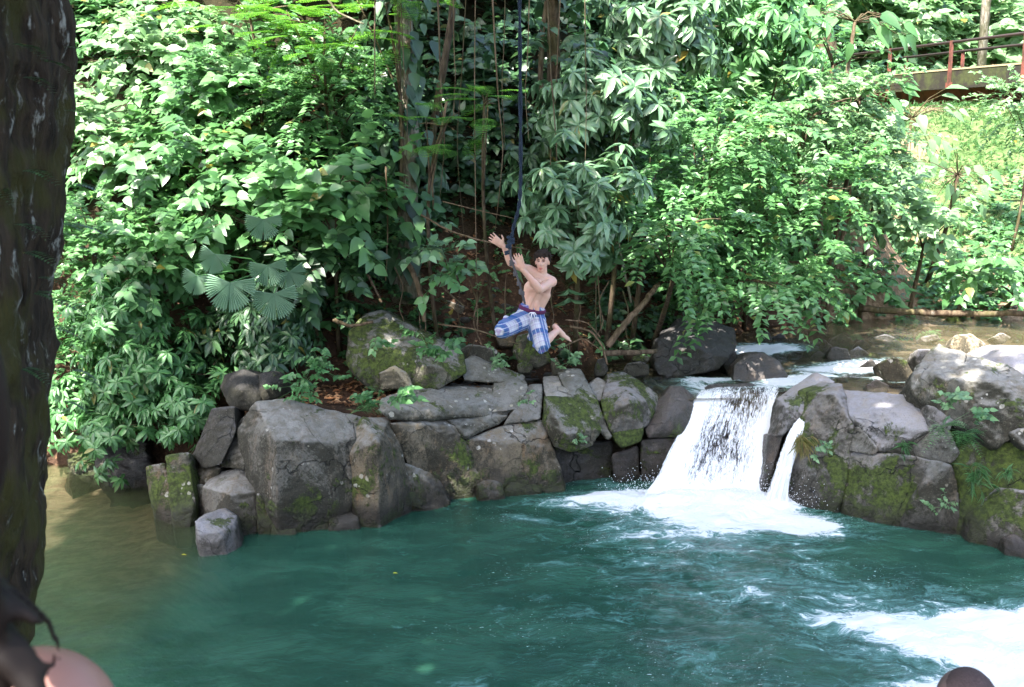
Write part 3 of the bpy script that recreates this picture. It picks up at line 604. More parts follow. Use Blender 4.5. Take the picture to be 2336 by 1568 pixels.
for r_, (y0_, rown) in enumerate([(812, 'nearest'), (785, 'middle'), (760, 'farthest')]):
    for i in range(5):
        px = [1815, 1790, 1830][r_] + (i + .5 * ((i * .618 + r_ * .3) % 1)) * [42, 58, 88][r_]; py = y0_ + 12 * ((i * .377 + .1 + r_ * .21) % 1); c_ = on_z(px, py, 1.15); w_ = 17 + 18 * ((i * .29 + r_ * .4) % 1); kk = (i + r_ * 2) % 5
        rock([(px - w_, py + 5), (px - w_ * .6, py - w_ * .45), (px + w_ * .4, py - w_ * .55), (px + w_, py), (px + w_ * .5, py + w_ * .4), (px, py - w_ * .8)], ['wet', 'gray', 'brown', 'cool', 'moss'][kk], '%s river stone, %s from the left in the %s row of loose stream stones' % (['wet dark', 'grey', 'brown', 'pale grey', 'greenish'][kk], ['first', 'second', 'third', 'fourth', 'fifth'][i], rown), base=c_.y, deep=0, thick=.3, round_=7, voxel=.025, amp=.02, name='river_stone', cat='stone', group='loose river stones of the upper stream')
# right outcrop
R3([(165,792,.3),(210,572,.65),(360,470,1.1),(440,428,1.3),(560,482,1.1),(480,520,.8),(385,545,.6),(378,662,.4),(252,792,.2),(280,640,.25)], 'cool', 'curved rock lip between the main falls and the right column', drop=.4, thick=.5, round_=5)
R3([(108,1185,.0),(150,900,.2),(165,795,.3),(250,792,.25),(205,940,.2),(122,1195,.0)], 'wet', 'dark wedge of rock splitting the two strands of falling water', thick=.7)
R3([(338,540,.6),(480,488,.85),(600,498,.8),(612,650,.3),(668,760,.12),(620,900,.05),(622,1050,.0),(570,1215,-.05),(400,1205,-.08),(248,1180,.0),(290,980,.1),(378,750,.25),(560,560,.3)], 'coolmoss', 'tall brown-green column right of the narrow water strand', drop=.4, thick=.6, round_=5)
R3([(606,520,.75),(720,540,.8),(800,580,.85),(940,640,.7),(1062,570,.8),(1100,690,.3),(1102,770,.1),(980,842,.05),(822,882,.0),(700,740,.08),(640,680,.15),(900,650,.3)], 'cool', 'smooth grey scooped face in the middle of the right outcrop', drop=.5, thick=.45, round_=5)
R3([(680,742,.08),(715,742,.1),(820,882,.0),(790,918,-.02),(640,892,.0),(660,790,.05)], 'gray', 'small triangular block under the scooped face', thick=.5)
R3([(625,900,.08),(800,922,.0),(970,912,.0),(1128,942,.05),(1108,1050,.0),(952,1290,-.05),(780,1315,-.08),(600,1245,-.02),(622,1050,.05),(790,1000,-.08)], 'coolmoss', 'pale-topped lower block of the right outcrop with mossy foot', thick=.9, round_=4)
R3([(1130,942,.05),(1242,972,.0),(1285,1100,.0),(1302,1265,.05),(1160,1340,.0),(950,1295,-.08),(1062,1120,-.12)], 'gray', 'smooth leaning slab overhanging the pool on the right', thick=.9, round_=4)
R3([(820,890,.04),(980,842,.1),(1105,780,.12),(1200,700,.2),(1295,900,.1),(1250,965,.05),(1120,940,.04)], 'gray', 'dark cracked rock joining the scooped face to the big right boulder', thick=.9)
R3([(1100,620,.2),(1180,600,.2),(1270,700,.1),(1200,860,.1),(1110,780,.1)], 'cool', 'light rock corner below the lichened boulder', thick=.8)
R3([(1018,545,.4),(1030,440,.55),(1090,330,.9),(1172,252,1.15),(1330,345,1.1),(1450,400,.9),(1640,420,.7),(1760,520,.3),(1780,760,.0),(1500,860,.0),(1270,705,.1),(1105,620,.2),(1200,480,.2),(1480,480,.1),(1150,450,.25)], 'lichen', 'great rounded boulder crusted with pale lichen at the right edge', name='boulder', cat='boulder', thick=.7, drop=.5, round_=5, amp=.10)
R3([(1400,400,1.3),(1500,340,1.5),(1600,280,1.6),(1700,275,1.6),(1900,300,1.5),(1900,480,1.0),(1600,440,.9)], 'cool', 'smooth lavender-grey rock top behind the lichened boulder', name='boulder', cat='boulder', thick=1.0, round_=8, amp=.05)
R3([(1590,790,.0),(1673,755,.0),(1800,760,.0),(1800,900,-.1),(1690,890,-.1)], 'lichen', 'speckled rock poking out at the right edge below the boulder', thick=.6)
R3([(1245,905,.1),(1400,840,.15),(1673,850,.1),(1850,860,.1),(1850,1110,.0),(1540,1118,.0),(1400,1275,.0),(1302,1255,.02)], 'green', 'bright green mossy rock face low on the right', thick=.9, round_=6)
R3([(1540,1112,-.08),(1673,1132,-.1),(1850,1150,-.1),(1850,1420,-.2),(1560,1405,-.15),(1350,1392,-.08),(1332,1292,-.05),(1440,1200,-.08)], 'coolmoss', 'dark purple-brown block at the lower right waterline', thick=.9, round_=6)
R3([(1540,1400,-.2),(1620,1380,-.2),(1720,1440,-.25),(1720,1500,-.35),(1560,1480,-.3)], 'wet', 'small wet rock at the lower right waterline', thick=.4, round_=7)
# sunken blocks seen through the shallows
for x0, x1, y_, lb in [(560, 672, 1255, 'flat tan slab lying just under water before the outcrop'), (680, 790, 1252, 'second tan slab under water right of the first slab')]:
    a_ = on_z(x0, y_ - 12, -.12); b_ = on_z(x1, y_ - 12, -.12); c_ = on_z(x1 - 4, y_ + 22, -.14); d_ = on_z(x0 - 18, y_ + 22, -.14)
    bm = bmesh.new()
    for p_ in (a_, b_, c_, d_):
        bm.verts.new(p_); bm.verts.new(p_ + Vector((0, .05, -.9)))
    bmesh.ops.convex_hull(bm, input=bm.verts); me = bpy.data.meshes.new('rock'); bm.to_mesh(me); bm.free()
    me = evaluated(me, [('REMESH', dict(mode='VOXEL', voxel_size=.03)), ('SMOOTH', dict(factor=.5, iterations=3))]); me.materials.clear()
    tag(link('rock', me, RM['tan'], smooth=True), lb, 'rock', 'sunken slabs')

rock([(1592,900,1.5),(1640,884,1.5),(1700,878,1.5),(1766,880,1.5),(1762,960,1.1),(1742,1098,.5),(1640,1098,.5),(1540,1095,.5),(1505,1085,.5),(1565,1000,.9)], 'wet', 'black wet rock behind the veil of the waterfall', thick=1.0, round_=5, amp=.09, base=14.75)
# ------------------------------------------------------------------ leaves
def tmpl_big(ws=(.62, 1.0, .62), droop=.22, fold=.16):
    ts = [0, .22, .5, .78, 1.0]; c = [(0, t_, -droop * t_ * t_) for t_ in ts]; V = list(c); 
    for sgn in (-1, 1):
        for k, wv in enumerate(ws): V.append((sgn * .5 * wv, ts[k + 1] - .03, -droop * ts[k + 1] ** 2 + fold * wv * .5))
    l = [5, 6, 7]; r = [8, 9, 10]
    F = [(0, 1, 5), (1, 2, 5), (2, 6, 5), (2, 3, 6), (3, 7, 6), (3, 4, 7)]
    F += [(a, c_, b) if False else (a, c_, b) for a, b, c_ in [(0, 1, 8), (1, 2, 8), (2, 9, 8), (2, 3, 9), (3, 10, 9), (3, 4, 10)]]
    return np.array(V, float), np.array(F)
def tmpl_small(fold=.18, droop=.15):
    V = [(0, 0, 0), (0, .48, -droop * .25), (0, 1, -droop), (-.5, .45, fold * .5), (.5, .45, fold * .5)]
    return np.array(V, float), np.array([(0, 1, 3), (1, 2, 3), (0, 4, 1), (1, 4, 2)])
T_HEART = tmpl_big((.95, .95, .48), .25, .14); T_OVAL = tmpl_big((.72, 1.0, .70), .16, .18); T_LANCE = tmpl_big((.62, 1.0, .66), .38, .2)
T_SMALL = tmpl_small(); T_STRIP = tmpl_small(.05, .1)
def norm(a): return a / np.maximum(np.linalg.norm(a, axis=-1, keepdims=True), 1e-9)
def leaves_geo(T, P, D, N, L, W):
    """P base points, D leaf axis, N face normal, L length, W width"""
    V, F = T; D = norm(D); X = norm(np.cross(D, N)); N = np.cross(X, D); n = len(P); k = len(V)
    out = P[:, None, :] + X[:, None, :] * (V[None, :, 0, None] * W[:, None, None]) + D[:, None, :] * (V[None, :, 1, None] * L[:, None, None]) + N[:, None, :] * (V[None, :, 2, None] * L[:, None, None])
    FF = F[None, :, :] + (np.arange(n) * k)[:, None, None]
    return out.reshape(-1, 3), FF.reshape(-1, 3)
class Leaves:
    def __init__(s): s.V = []; s.F = []; s.n = 0
    def add(s, T, P, D, N, L, W):
        if len(P) == 0: return
        v, f = leaves_geo(T, np.asarray(P), np.asarray(D), np.asarray(N), np.asarray(L), np.asarray(W)); s.V.append(v); s.F.append(f + s.n); s.n += len(v)
    def build(s, name, mat, parent=None, org=None):
        V = np.vstack(s.V)
        if org is not None: V = V - np.array(tuple(org))
        return link(name, tri_mesh(name, V, np.vstack(s.F)), mat, parent)
def rv(n): return norm(rng.normal(size=(n, 3)))
def put_twigs(LV, kind, B, Dr, size=1.0, mb=None):
    """hang leaves on twigs that start at B and point along Dr"""
    n = len(B); Dr = norm(Dr); up = np.array([0, 0, 1.])
    if kind in ('heart', 'bank', 'pale'):
        m = 9; tl = .42 * size * (0.7 + .6 * rng.random(n))
        for k in range(m):
            f = (k + .6) / m; P = B + Dr * (tl * f)[:, None] + np.array([0, 0, -1]) * (.10 * size * f * f)
            side = norm(np.cross(Dr, up) + .25 * rv(n)) * (1 if k % 2 else -1)
            D = norm(side * .9 + Dr * (.25 + .7 * f) + up * (-.25) + .3 * rv(n)); N = norm(up * .8 + Dr * .35 + np.array([0, -.35, 0]) + .45 * rv(n))
            Ls = size * .17 * (.7 + .6 * rng.random(n)); LV.add(T_HEART if kind != 'bank' else T_OVAL, P, D, N, Ls, Ls * (.62 if kind != 'bank' else .42))
    elif kind in ('whorl', 'dark'):
        m = 8; tl = .26 * size
        a0 = rng.random(n) * 6.28
        for rep in (0, 1):
            C = B + Dr * (tl * (.55 + .45 * rep))
            ax = norm(Dr + up * .5); s1 = norm(np.cross(ax, rv(n))); s2 = np.cross(ax, s1)
            for k in range(m):
                a = a0 + k * 6.283 / m + .25 * rng.normal(size=n) + rep * .4
                rad = s1 * np.cos(a)[:, None] + s2 * np.sin(a)[:, None]
                D = norm(rad + ax * (.15 + .3 * rng.random(n))[:, None] - up * .45); N = norm(ax * .8 + up * .4 + .2 * rv(n))
                Ls = size * .21 * (.75 + .5 * rng.random(n)); LV.add(T_LANCE, C, D, N, Ls, Ls * .37)
    elif kind == 'oval':
        m = 12; tl = .55 * size * (.7 + .6 * rng.random(n))
        for k in range(m):
            f = (k + .5) / m; P = B + Dr * (tl * f)[:, None] + np.array([0, 0, -1]) * (.22 * size * f * f)
            for sg in (-1, 1):
                side = norm(np.cross(Dr, up) + .3 * rv(n)) * sg
                D = norm(side + Dr * .5 - up * .12 + .25 * rv(n)); N = norm(up * .85 + np.array([0, -.4, 0]) + .4 * rv(n))
                Ls = size * .105 * (.7 + .6 * rng.random(n)); LV.add(T_SMALL, P, D, N, Ls, Ls * .55)
    elif kind == 'pinnate':
        fl_ = .62 * size * (.8 + .4 * rng.random(n)); h = norm(Dr * np.array([1, 1, .3]) + up * .05)
        side = norm(np.cross(h, up) + .12 * rv(n)); m = 11
        for k in range(m):
            f = (k + .8) / m; R0 = B + h * (fl_ * f)[:, None] - up * (.16 * size * f * f)
            pl = (.25 * size * math.sin(math.pi * (.18 + .75 * f)))
            for sg in (-1, 1):
                pd = norm(side * sg + h * .55 - up * .10)
                q = 7
                for j in range(q):
                    g = (j + .5) / q; P = R0 + pd * (pl * g); wd = .05 * size
                    for s3 in (-1, 1):
                        D = norm(np.cross(pd, up) * s3 + pd * .45 - up * .1); L_ = np.full(n, wd * (1 - .3 * g)); LV.add(T_STRIP, P, D, up + .15 * rv(n), L_, L_ * .5)
    elif kind == 'fern':
        fl_ = .34 * size * (.8 + .4 * rng.random(n)); h = norm(Dr); side = norm(np.cross(h, up) + .1 * rv(n)); m = 12
        for k in range(m):
            f = (k + .5) / m; P = B + h * (fl_ * f)[:, None] - up * (.20 * size * f * f); w_ = .085 * size * math.sin(math.pi * (.12 + .86 * f)) + .01
            for sg in (-1, 1): LV.add(T_STRIP, P, norm(side * sg + h * .4), up + .15 * rv(n), np.full(n, w_), np.full(n, w_ * .32))
    elif kind == 'blade':
        for k in range(3):
            Ls = size * .34 * (.6 + .6 * rng.random(n)); LV.add(T_LANCE, B + .02 * rv(n), norm(Dr + .25 * rv(n)), norm(up + .5 * rv(n)), Ls, Ls * .07)
def plant(name, kind, label, cat, px, py, Y, rx, rz, ry=None, ntw=None, size=1.0, group=None, mat=None, ground_at=None, trunk_r=.035, nbr=9, bark=None, lean=None, fill=.55, stem='trunk', droopy=0.0):
    """a bush or tree: trunk and limbs rooted in the ground, crown of separate leaves on twigs"""
    c = np.array(at(px, py, Y)); ry = ry or rx * .8
    gx, gy = (c[0] + random.uniform(-.2, .2), c[1] + .5 * ry) if ground_at is None else ground_at
    gy = max(gy, float(foot_hill(gx)) + .25) if py < 2000 else gy
    gz = float(terrain(np.array([gx]), np.array([gy]))[0]) - .05
    base = np.array([gx, gy, min(gz, c[2] - .1)])
    root = empty(name, base, label, cat, group)
    mb = MB(); LV = Leaves(); rad = np.array([rx, ry, rz])
    mid = base + (c - base) * .55 + rng.normal(size=3) * .08 * np.linalg.norm(c - base)
    pts = [base + ((1 - t_) ** 2) * 0 + 2 * (1 - t_) * t_ * (mid - base) + t_ * t_ * (c - base) for t_ in np.linspace(0, 1, 7)]
    mb.tube(np.array(pts) - base, np.linspace(trunk_r, trunk_r * .55, 7), 7)
    ntw = ntw or int(60 * rx * rz / (size ** 1.6))
    nbr = max(5, nbr); per = max(1, int(ntw / nbr))
    B = []; D = []
    for b in range(nbr):
        d = rv(1)[0]; d[2] = abs(d[2]) * .9 - .25 if rng.random() < .8 else d[2]; d[1] -= .25; d = d / np.linalg.norm(d)
        e = c + d * rad * (.72 + .2 * rng.random()); s0 = pts[-1] if rng.random() < .5 else pts[4]
        mm = (s0 + e) / 2 + np.array([0, 0, .18 * rz])
        bp = [s0 * (1 - t_) ** 2 + 2 * (1 - t_) * t_ * mm + t_ * t_ * e for t_ in np.linspace(0, 1, 6)]
        mb.tube(np.array(bp) - base, np.linspace(trunk_r * .5, .006, 6), 5)
        lob = .42 + .2 * rng.random()
        for k in range(per):
            tt = .35 + .65 * rng.random() ** .7; q = s0 * (1 - tt) ** 2 + 2 * (1 - tt) * tt * mm + tt * tt * e
            off = rv(1)[0]; off[2] = off[2] * .8 + .1; pos = q + off * rad * lob * rng.random() ** .5
            B.append(pos); dd = .75 * off + .5 * (pos - c) / rad + np.array([0, -.25, .12 - droopy]); D.append(dd)
    put_twigs(LV, kind, np.array(B), np.array(D), size)
    for q in range(0, len(B), 3): mb.tube([np.array(B[q]) - base - np.array(D[q]) * .12, np.array(B[q]) - base + norm(np.array(D[q])) * .3 * size], [.006, .003], 3, cap=False)
    mb.build(stem, bark or M_BARK, root); LV.build('crown', mat or LM[kind], root, base)
    return root

# --- left side: broad-leaved thicket
GLT = 'broad-leaved bushes of the left thicket'
for k in [
 ('heart', 'pale-leaved bush at the top left beside the dark trunk', 250, 110, 19.5, 1.0, .8, 1.0, 'heart'),
 ('heart', 'sunlit heart-leaved bush standing highest in the left thicket', 400, 120, 18.5, 1.1, .9, 1.1, 'pale'),
 ('heart', 'round sunlit bush below the feathery trees on the left', 520, 230, 17.6, 1.0, .75, 1.1, 'heart'),
 ('heart', 'bright bush touching the dark trunk at mid height', 230, 330, 17.4, .85, .9, 1.05, 'pale'),
 ('heart', 'wide bright bush in the middle of the left thicket', 430, 380, 16.8, 1.2, .8, 1.15, 'heart'),
 ('heart', 'large-leaved bush just above the fan palm', 620, 460, 16.0, 1.1, .7, 1.35, 'heart'),
 ('heart', 'bush with broad pointed leaves reaching right over the red bank', 770, 430, 16.0, .75, .65, 1.6, 'heart'),
 ('oval', 'fine-leaved grey-green bush left of the pale tree trunk', 760, 240, 17.4, 1.15, .75, 1.2, 'heart'),
 ('oval', 'small-leaved bush hugging the dark trunk at lower mid height', 210, 560, 16.0, .75, .8, 1.1, 'oval'),
 ('heart', 'dense green bush below the middle of the left thicket', 360, 580, 15.9, 1.0, .75, 1.0, 'heart'),
 ('heart', 'shaded large-leaved bush right of the fan palm', 700, 600, 16.0, .75, .5, 1.2, 'dark'),
 ('whorl', 'glossy bush with drooping rosettes over the left water edge', 370, 860, 15.2, .80, .65, .8, 'bank'),
 ('whorl', 'rosette-leaved bush left of the fan palm', 300, 740, 15.4, .75, .6, .8, 'bank'),
 ('whorl', 'dim rosette-leaved bush hanging beside the dark trunk near the water', 210, 930, 15.7, .6, .65, .8, 'bank'),
 ('oval', 'fine-leaved bush between the dark trunk and the rosette bushes', 190, 720, 15.9, .55, .6, 1.0, 'oval'),
 ('whorl', 'lowest rosette bush dipping toward the shallow water', 400, 980, 14.9, .5, .38, .75, 'bank'),
 ('oval', 'fine-leaved bush low against the trunk edge above the far left shore', 175, 850, 15.9, .5, .5, 1.0, 'bank'),
 ('whorl', 'rosette-leaved bush over the dark wall at the far left waterline', 265, 985, 15.0, .50, .34, .75, 'bank'),
 ('whorl', 'rosette-leaved bush between the pale-patched column and the tall slab', 440, 930, 14.7, .42, .36, .75, 'bank'),
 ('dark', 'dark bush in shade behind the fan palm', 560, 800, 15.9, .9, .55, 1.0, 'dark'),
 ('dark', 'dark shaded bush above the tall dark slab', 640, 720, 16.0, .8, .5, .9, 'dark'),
 ('oval', 'sprawling small-leaved bush on the top edge of the red earth', 800, 560, 16.6, .6, .5, 1.0, 'oval'),
]:
    plant('bush', k[0] if k[0] != 'dark' else 'whorl', k[1], 'bush', k[2], k[3], k[4], k[5], k[6], size=k[7], mat=LM[k[8]], group=GLT, ntw=int(170 * k[5] * k[6] / k[7] ** 1.5))
GFT = 'feathery lime-green trees'
for lb, px, py, Y, rx, rz, sz in [
 ('feathery lime-green tree at the top left', 570, 40, 17.6, 1.0, .5, 1.1),
 ('feathery lime-green tree at the top, left of the rope', 740, 70, 17.2, .9, .45, 1.1),
 ('feathery sapling left of the hanging rope', 1010, 290, 15.8, .42, .30, .8),
 ('small feathery sapling nearest the rope', 1105, 240, 15.6, .38, .22, .8),
 ('feathery branch tree left of the pale-patched gap near the top', 880, 10, 17.0, .6, .3, 1.0)]:
    plant('feathery_tree', 'pinnate', lb, 'tree', px, py, Y, rx, rz, size=sz, group=GFT, ntw=int(64 * rx * rz / sz ** 2) + 4, nbr=6)
# --- right side
GRT = 'leafy trees of the right thicket'
for k in [
 ('whorl', 'glossy tree with long drooping leaves directly right of the rope and jumper', 1320, 500, 15.6, .75, .95, 1.0, 'whorl'),
 ('whorl', 'glossy-leaved tree above the long-leaved tree right of the rope', 1400, 250, 17.6, 1.0, .85, 1.1, 'whorl'),
 ('whorl', 'glossy tree at the top edge right of the rope', 1500, 80, 18.8, 1.2, .8, 1.1, 'whorl'),
 ('whorl', 'sunlit glossy tree at the top centre right', 1700, 100, 19.2, 1.0, .9, 1.1, 'bank'),
 ('oval', 'fine-leaved tree with tiered branches in the middle right', 1640, 330, 17.6, 1.1, .7, 1.15, 'oval'),
 ('oval', 'bright fine-leaved tree at upper right left of the bridge', 1850, 270, 18.6, 1.2, .8, 1.2, 'pale'),
 ('oval', 'arching fine-leaved tree over the huge black boulder', 1560, 520, 16.4, 1.0, .55, 1.1, 'oval'),
 ('oval', 'fine-leaved tree hanging lowest above the stream', 1680, 640, 16.9, .95, .45, 1.1, 'oval'),
 ('oval', 'broad bright fine-leaved tree in the centre of the right thicket', 1800, 450, 17.8, 1.2, .8, 1.15, 'oval'),
 ('oval', 'drooping fine-leaved tree right of the black boulder', 1830, 600, 17.9, .9, .6, 1.1, 'oval'),
 ('oval', 'yellow-green vine-draped tree right of centre', 1950, 360, 19.8, .75, .85, 1.1, 'pale'),
 ('heart', 'bright broad-leaved bush below the bridge', 2000, 430, 21.5, 1.0, .75, 1.2, 'pale'),
 ('heart', 'broad-leaved bush above the far stream bank', 2120, 500, 21.6, .8, .4, 1.1, 'pale'),
 ('heart', 'sunlit bush of big round leaves at the right above the log', 2240, 610, 20.9, .8, .45, 1.1, 'heart'),
 ('heart', 'big-leaved bush at the right edge under the grass slope', 2320, 650, 20.6, .4, .35, 1.1, 'bank'),
 ('heart', 'low broad-leaved bush on the tan bank above the fallen log', 1985, 640, 21.2, .45, .35, 1.0, 'bank'),
 ('whorl', 'dark glossy tree deep behind the jumper', 1290, 380, 18.6, .8, .7, 1.0, 'dark'),
 ('oval', 'shaded fine-leaved tree behind the arching one', 1480, 420, 17.9, .8, .7, 1.0, 'bank'),
 ('oval', 'fine-leaved tree reaching up to the left end of the bridge', 1900, 150, 20.5, .9, .7, 1.3, 'oval'),
]:
    plant('leafy_tree', k[0], k[1], 'tree', k[2], k[3], k[4], k[5], k[6], size=k[7] * (1.25 if k[0] == 'oval' else 1.12), mat=LM[k[8]], group=GRT, ntw=int((135 if k[0] != 'oval' else 130) * k[5] * k[6] / k[7] ** 1.5), trunk_r=.05, droopy=.25 if k[0] == 'oval' else .1)
# cecropia-like big hanging leaves at upper right
def big_leaf_tree(label, px, py, Y, n, size, mat, rx, rz):
    c = np.array(at(px, py, Y)); gx, gy = c[0] - .2, max(c[1] + .8, float(foot_hill(c[0])) + .4); gz = float(terrain(np.array([gx]), np.array([gy]))[0]); base = np.array([gx, gy, min(gz, c[2] - .2)])
    root = empty('large_leaved_tree', base, label, 'tree', 'trees with very large leaves'); mb = MB(); LV = Leaves()
    mb.tube([np.zeros(3), (c - base) * .5 + [.1, 0, .1], c - base], [.06, .045, .03], 7)
    P = c + rng.normal(size=(n, 3)) * [rx, rx * .5, rz]; D = norm((P - c) / [rx, rx, rz] * .6 + [0, -.3, -.7]); N = norm(rv(n) * .3 + [0, -.6, .7])
    for q in P: mb.tube([(c - base), (c + q) / 2 - base + [0, 0, .1], q - base], [.012, .008, .005], 4, cap=False)
    L_ = size * (.7 + .5 * rng.random(n)); LV.add(T_HEART, P, D, N, L_, L_ * .5)
    mb.build('trunk', M_BARK, root); LV.build('crown', mat, root, base)
big_leaf_tree('tree with huge hanging leaves at the top, left of the bridge', 1950, 50, 19.5, 18, .42, LM['heart'], .42, .14)
big_leaf_tree('large-leaved sapling just under the bridge deck', 2080, 270, 22.5, 26, .38, LM['pale'], .6, .4)
big_leaf_tree('large-leaved sapling on the right slope above the stream', 2185, 400, 22.0, 16, .36, LM['pale'], .45, .4)
big_leaf_tree('large-leaved sapling hanging over the stream at the right', 1960, 230, 20.0, 22, .38, LM['heart'], .45, .3)

# vine-covered pale tree left of the rope
c0 = Vector((-1.72, 17.3, 0)); c0.z = float(terrain(np.array([c0.x]), np.array([c0.y]))[0])
root = empty('vine_covered_tree', c0, 'pale-barked tree draped in leafy vines left of the rope', 'tree')
mb = MB(); hs = np.linspace(0, 11, 14)
mb.tube([(.12 * math.sin(h_ * .6), .05 * h_ * .2, h_ - .3) for h_ in hs], [.17 * (1 - .04 * i) + (.15 if i == 0 else 0) for i in range(14)], 12, wob=.18)
mb.build('trunk', M_PALEBARK, root)
LV = Leaves(); n = 700; h_ = rng.random(n) * 7 + .3; a_ = rng.random(n) * 6.28
keep = (vnoise(np.stack([h_ * .9, np.sin(a_), np.cos(a_)], 1), 1.0, 3) > -.15); h_ = h_[keep]; a_ = a_[keep]; n = len(h_)
rr = .18 + .45 * rng.random(n) ** 2
P = np.stack([rr * np.cos(a_), rr * np.sin(a_), h_], 1) + np.array(c0); D = np.stack([np.cos(a_) * .6, np.sin(a_) * .6 - .2, -np.ones(n)], 1); N = np.stack([np.cos(a_), np.sin(a_) - .4, .5 * np.ones(n)], 1)
L_ = .2 + .14 * rng.random(n); LV.add(T_HEART, P, D, N, L_, L_ * .6); LV.build('vine', LM['dark'], root, c0)
LV = Leaves(); n = 90; a_ = rng.random(n) * 6.28; rr = .4 + 1.3 * rng.random(n) ** .7
P = np.stack([rr * np.cos(a_) , rr * np.sin(a_) - .8, 9.2 + 1.2 * rng.random(n)], 1) + np.array(c0)
put_twigs(LV, 'heart', P, np.stack([np.cos(a_), np.sin(a_), .1 + 0 * a_], 1), 2.0); LV.build('crown', LM['heart'], root, c0)

# second pale trunks in the shade
for lb, px, Y, r_, z_ in [('thin pale trunk rising into the leaves right of the pale-barked tree', 1010, 18.3, .07, 7), ('thin crooked trunk behind the jumper', 1265, 18.5, .06, 6)]:
    b_ = at(px, 560, Y); gz = float(terrain(np.array([b_.x]), np.array([b_.y]))[0]); root = empty('slender_tree', (b_.x, b_.y, gz), lb, 'tree')
    mb = MB(); mb.tube([(.25 * math.sin(q * .8 + px), .1 * q * .3, q) for q in np.linspace(-.2, z_, 10)], [r_ * (1 - .05 * i) for i in range(10)], 8); mb.build('trunk', M_BARK, root)
    LV = Leaves(); n = 26; P = np.stack([.7 * rng.normal(size=n), .5 * rng.normal(size=n), z_ - 2.6 + 1.6 * rng.random(n)], 1) + np.array([b_.x, b_.y, gz]); put_twigs(LV, 'heart', P, rv(n), 1.1); LV.build('crown', LM['dark'], root, (b_.x, b_.y, gz))

# fan palm
pc = at(590, 660, 14.9); root = empty('fan_palm', (pc.x + .1, 16.3, float(terrain(np.array([pc.x]), np.array([16.3]))[0])), 'fan palm with pleated round leaves at the foot of the left thicket', 'palm')
ro = Vector(root.location); M_FAN = leaf_mat('fan_leaf', (.15, .24, .17), (.19, .30, .21), (.24, .36, .26), .36, .25)
crown = ro + Vector((0, -.2, .9)); mb = MB(); mb.tube([(0, 0, -.2), (0, -.1, .4), tuple(crown - ro)], [.07, .06, .05], 8); mb.build('trunk', M_BARK, root)
for px, py, Y, rad_, tilt, spin in [(a_, b_, c_ - .75, d_ * .98, e_, f_) for a_, b_, c_, d_, e_, f_ in [(450, 650, 14.9, .27, .5, .3), (525, 665, 14.6, .40, .45, .1), (625, 690, 14.7, .36, .35, -.15), (610, 625, 15.0, .30, .5, -.1), (660, 640, 15.1, .27, .6, -.5), (600, 520, 15.2, .30, .1, 0.0), (490, 600, 15.1, .28, .4, .4)]]:
    c = at(px, py - 20, Y); nb = 34; V = []; F = []
    dn = Vector((math.sin(spin) * -1, -.25, -1)).normalized(); nr = Vector((0, -1, .7 + tilt)).normalized(); sx = dn.cross(nr).normalized(); nr = sx.cross(dn).normalized()
    V.append((0, 0, 0)); span = R(215)
    for i in range(nb * 2 + 1):
        a = -span / 2 + span * i / (nb * 2); split = (i // 2) in (7, 8, 17, 24) and i % 2 == 0; pl_ = .018 if i % 2 else -.018
        rr = rad_ * (1.0 if i % 2 else .86); rr *= (.42 if split else 1) * (1 - .15 * abs(a) / (span / 2))
        for q, tt in enumerate((.5, 1.0)):
            v = dn * (rr * tt * math.cos(a)) + sx * (rr * tt * math.sin(a)) + nr * (pl_ * tt - .10 * rr * tt * tt); V.append(tuple(v))
    for i in range(nb * 2):
        a0 = 1 + i * 2; F.append((0, a0, a0 + 2, a0 + 2)); F.append((a0, a0 + 1, a0 + 3, a0 + 2))
    fm = MB(); fm.add(np.array(V) + np.array(c - ro), F); fm.build('fan_leaf', M_FAN, root, smooth=False)
    sm = MB(); sm.tube([tuple(crown - ro), tuple((crown + c) / 2 - ro + Vector((0, 0, .15))), tuple(c - ro)], [.014, .011, .008], 5); sm.build('leaf_stalk', LM['bank'], root)

# understorey that clothes the slopes (countless leaves)
def scatter(name, label, kind, n, fx, mat, size, cat='undergrowth'):
    LV = Leaves(); P = fx(n); n = len(P); z = terrain(P[:, 0], P[:, 1]); B = np.stack([P[:, 0], P[:, 1], z + P[:, 2]], 1)
    put_twigs(LV, kind, B, norm(rv(n) * .7 + [0, -.55, .45]), size)
    o = LV.build(name, mat); o['kind'] = 'stuff'; o['label'] = label; o['category'] = cat; return o
def fx_slope(x0, x1, d0, d1, h=.5, cut=-.1, sd_=2):
    def f(n):
        X = x0 + (x1 - x0) * rng.random(n * 2); Y = foot_hill(X) + d0 + (d1 - d0) * rng.random(n * 2); q = np.stack([X, Y, 0 * X], 1)
        k = vnoise(q, 1.1, sd_) > cut; return np.stack([X[k], Y[k], h * rng.random(k.sum())], 1)[:n]
    return f
scatter('undergrowth', 'mixed undergrowth covering the upper left slope', 'heart', 1700, fx_slope(-12, -2.2, .2, 6.5, .8, -1), LM['bank'], 1.1)
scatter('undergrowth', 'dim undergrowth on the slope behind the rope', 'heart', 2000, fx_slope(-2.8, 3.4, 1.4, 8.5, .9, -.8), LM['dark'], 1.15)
scatter('undergrowth', 'glossy undergrowth on the upper right slope', 'whorl', 700, fx_slope(1.2, 7.4, 1.4, 8, 1.0, -1), LM['bank'], 1.1)
scatter('undergrowth', 'fine-leaved undergrowth on the right slope', 'oval', 1100, fx_slope(2.6, 6.4, .5, 6, .8, -.4), LM['oval'], 1.2)
scatter('ground_cover', 'low green ground cover on the foot of the bank', 'heart', 240, fx_slope(-4, 3, .0, 1.4, .08, .15, 5), LM['bank'], .42, 'ground cover')
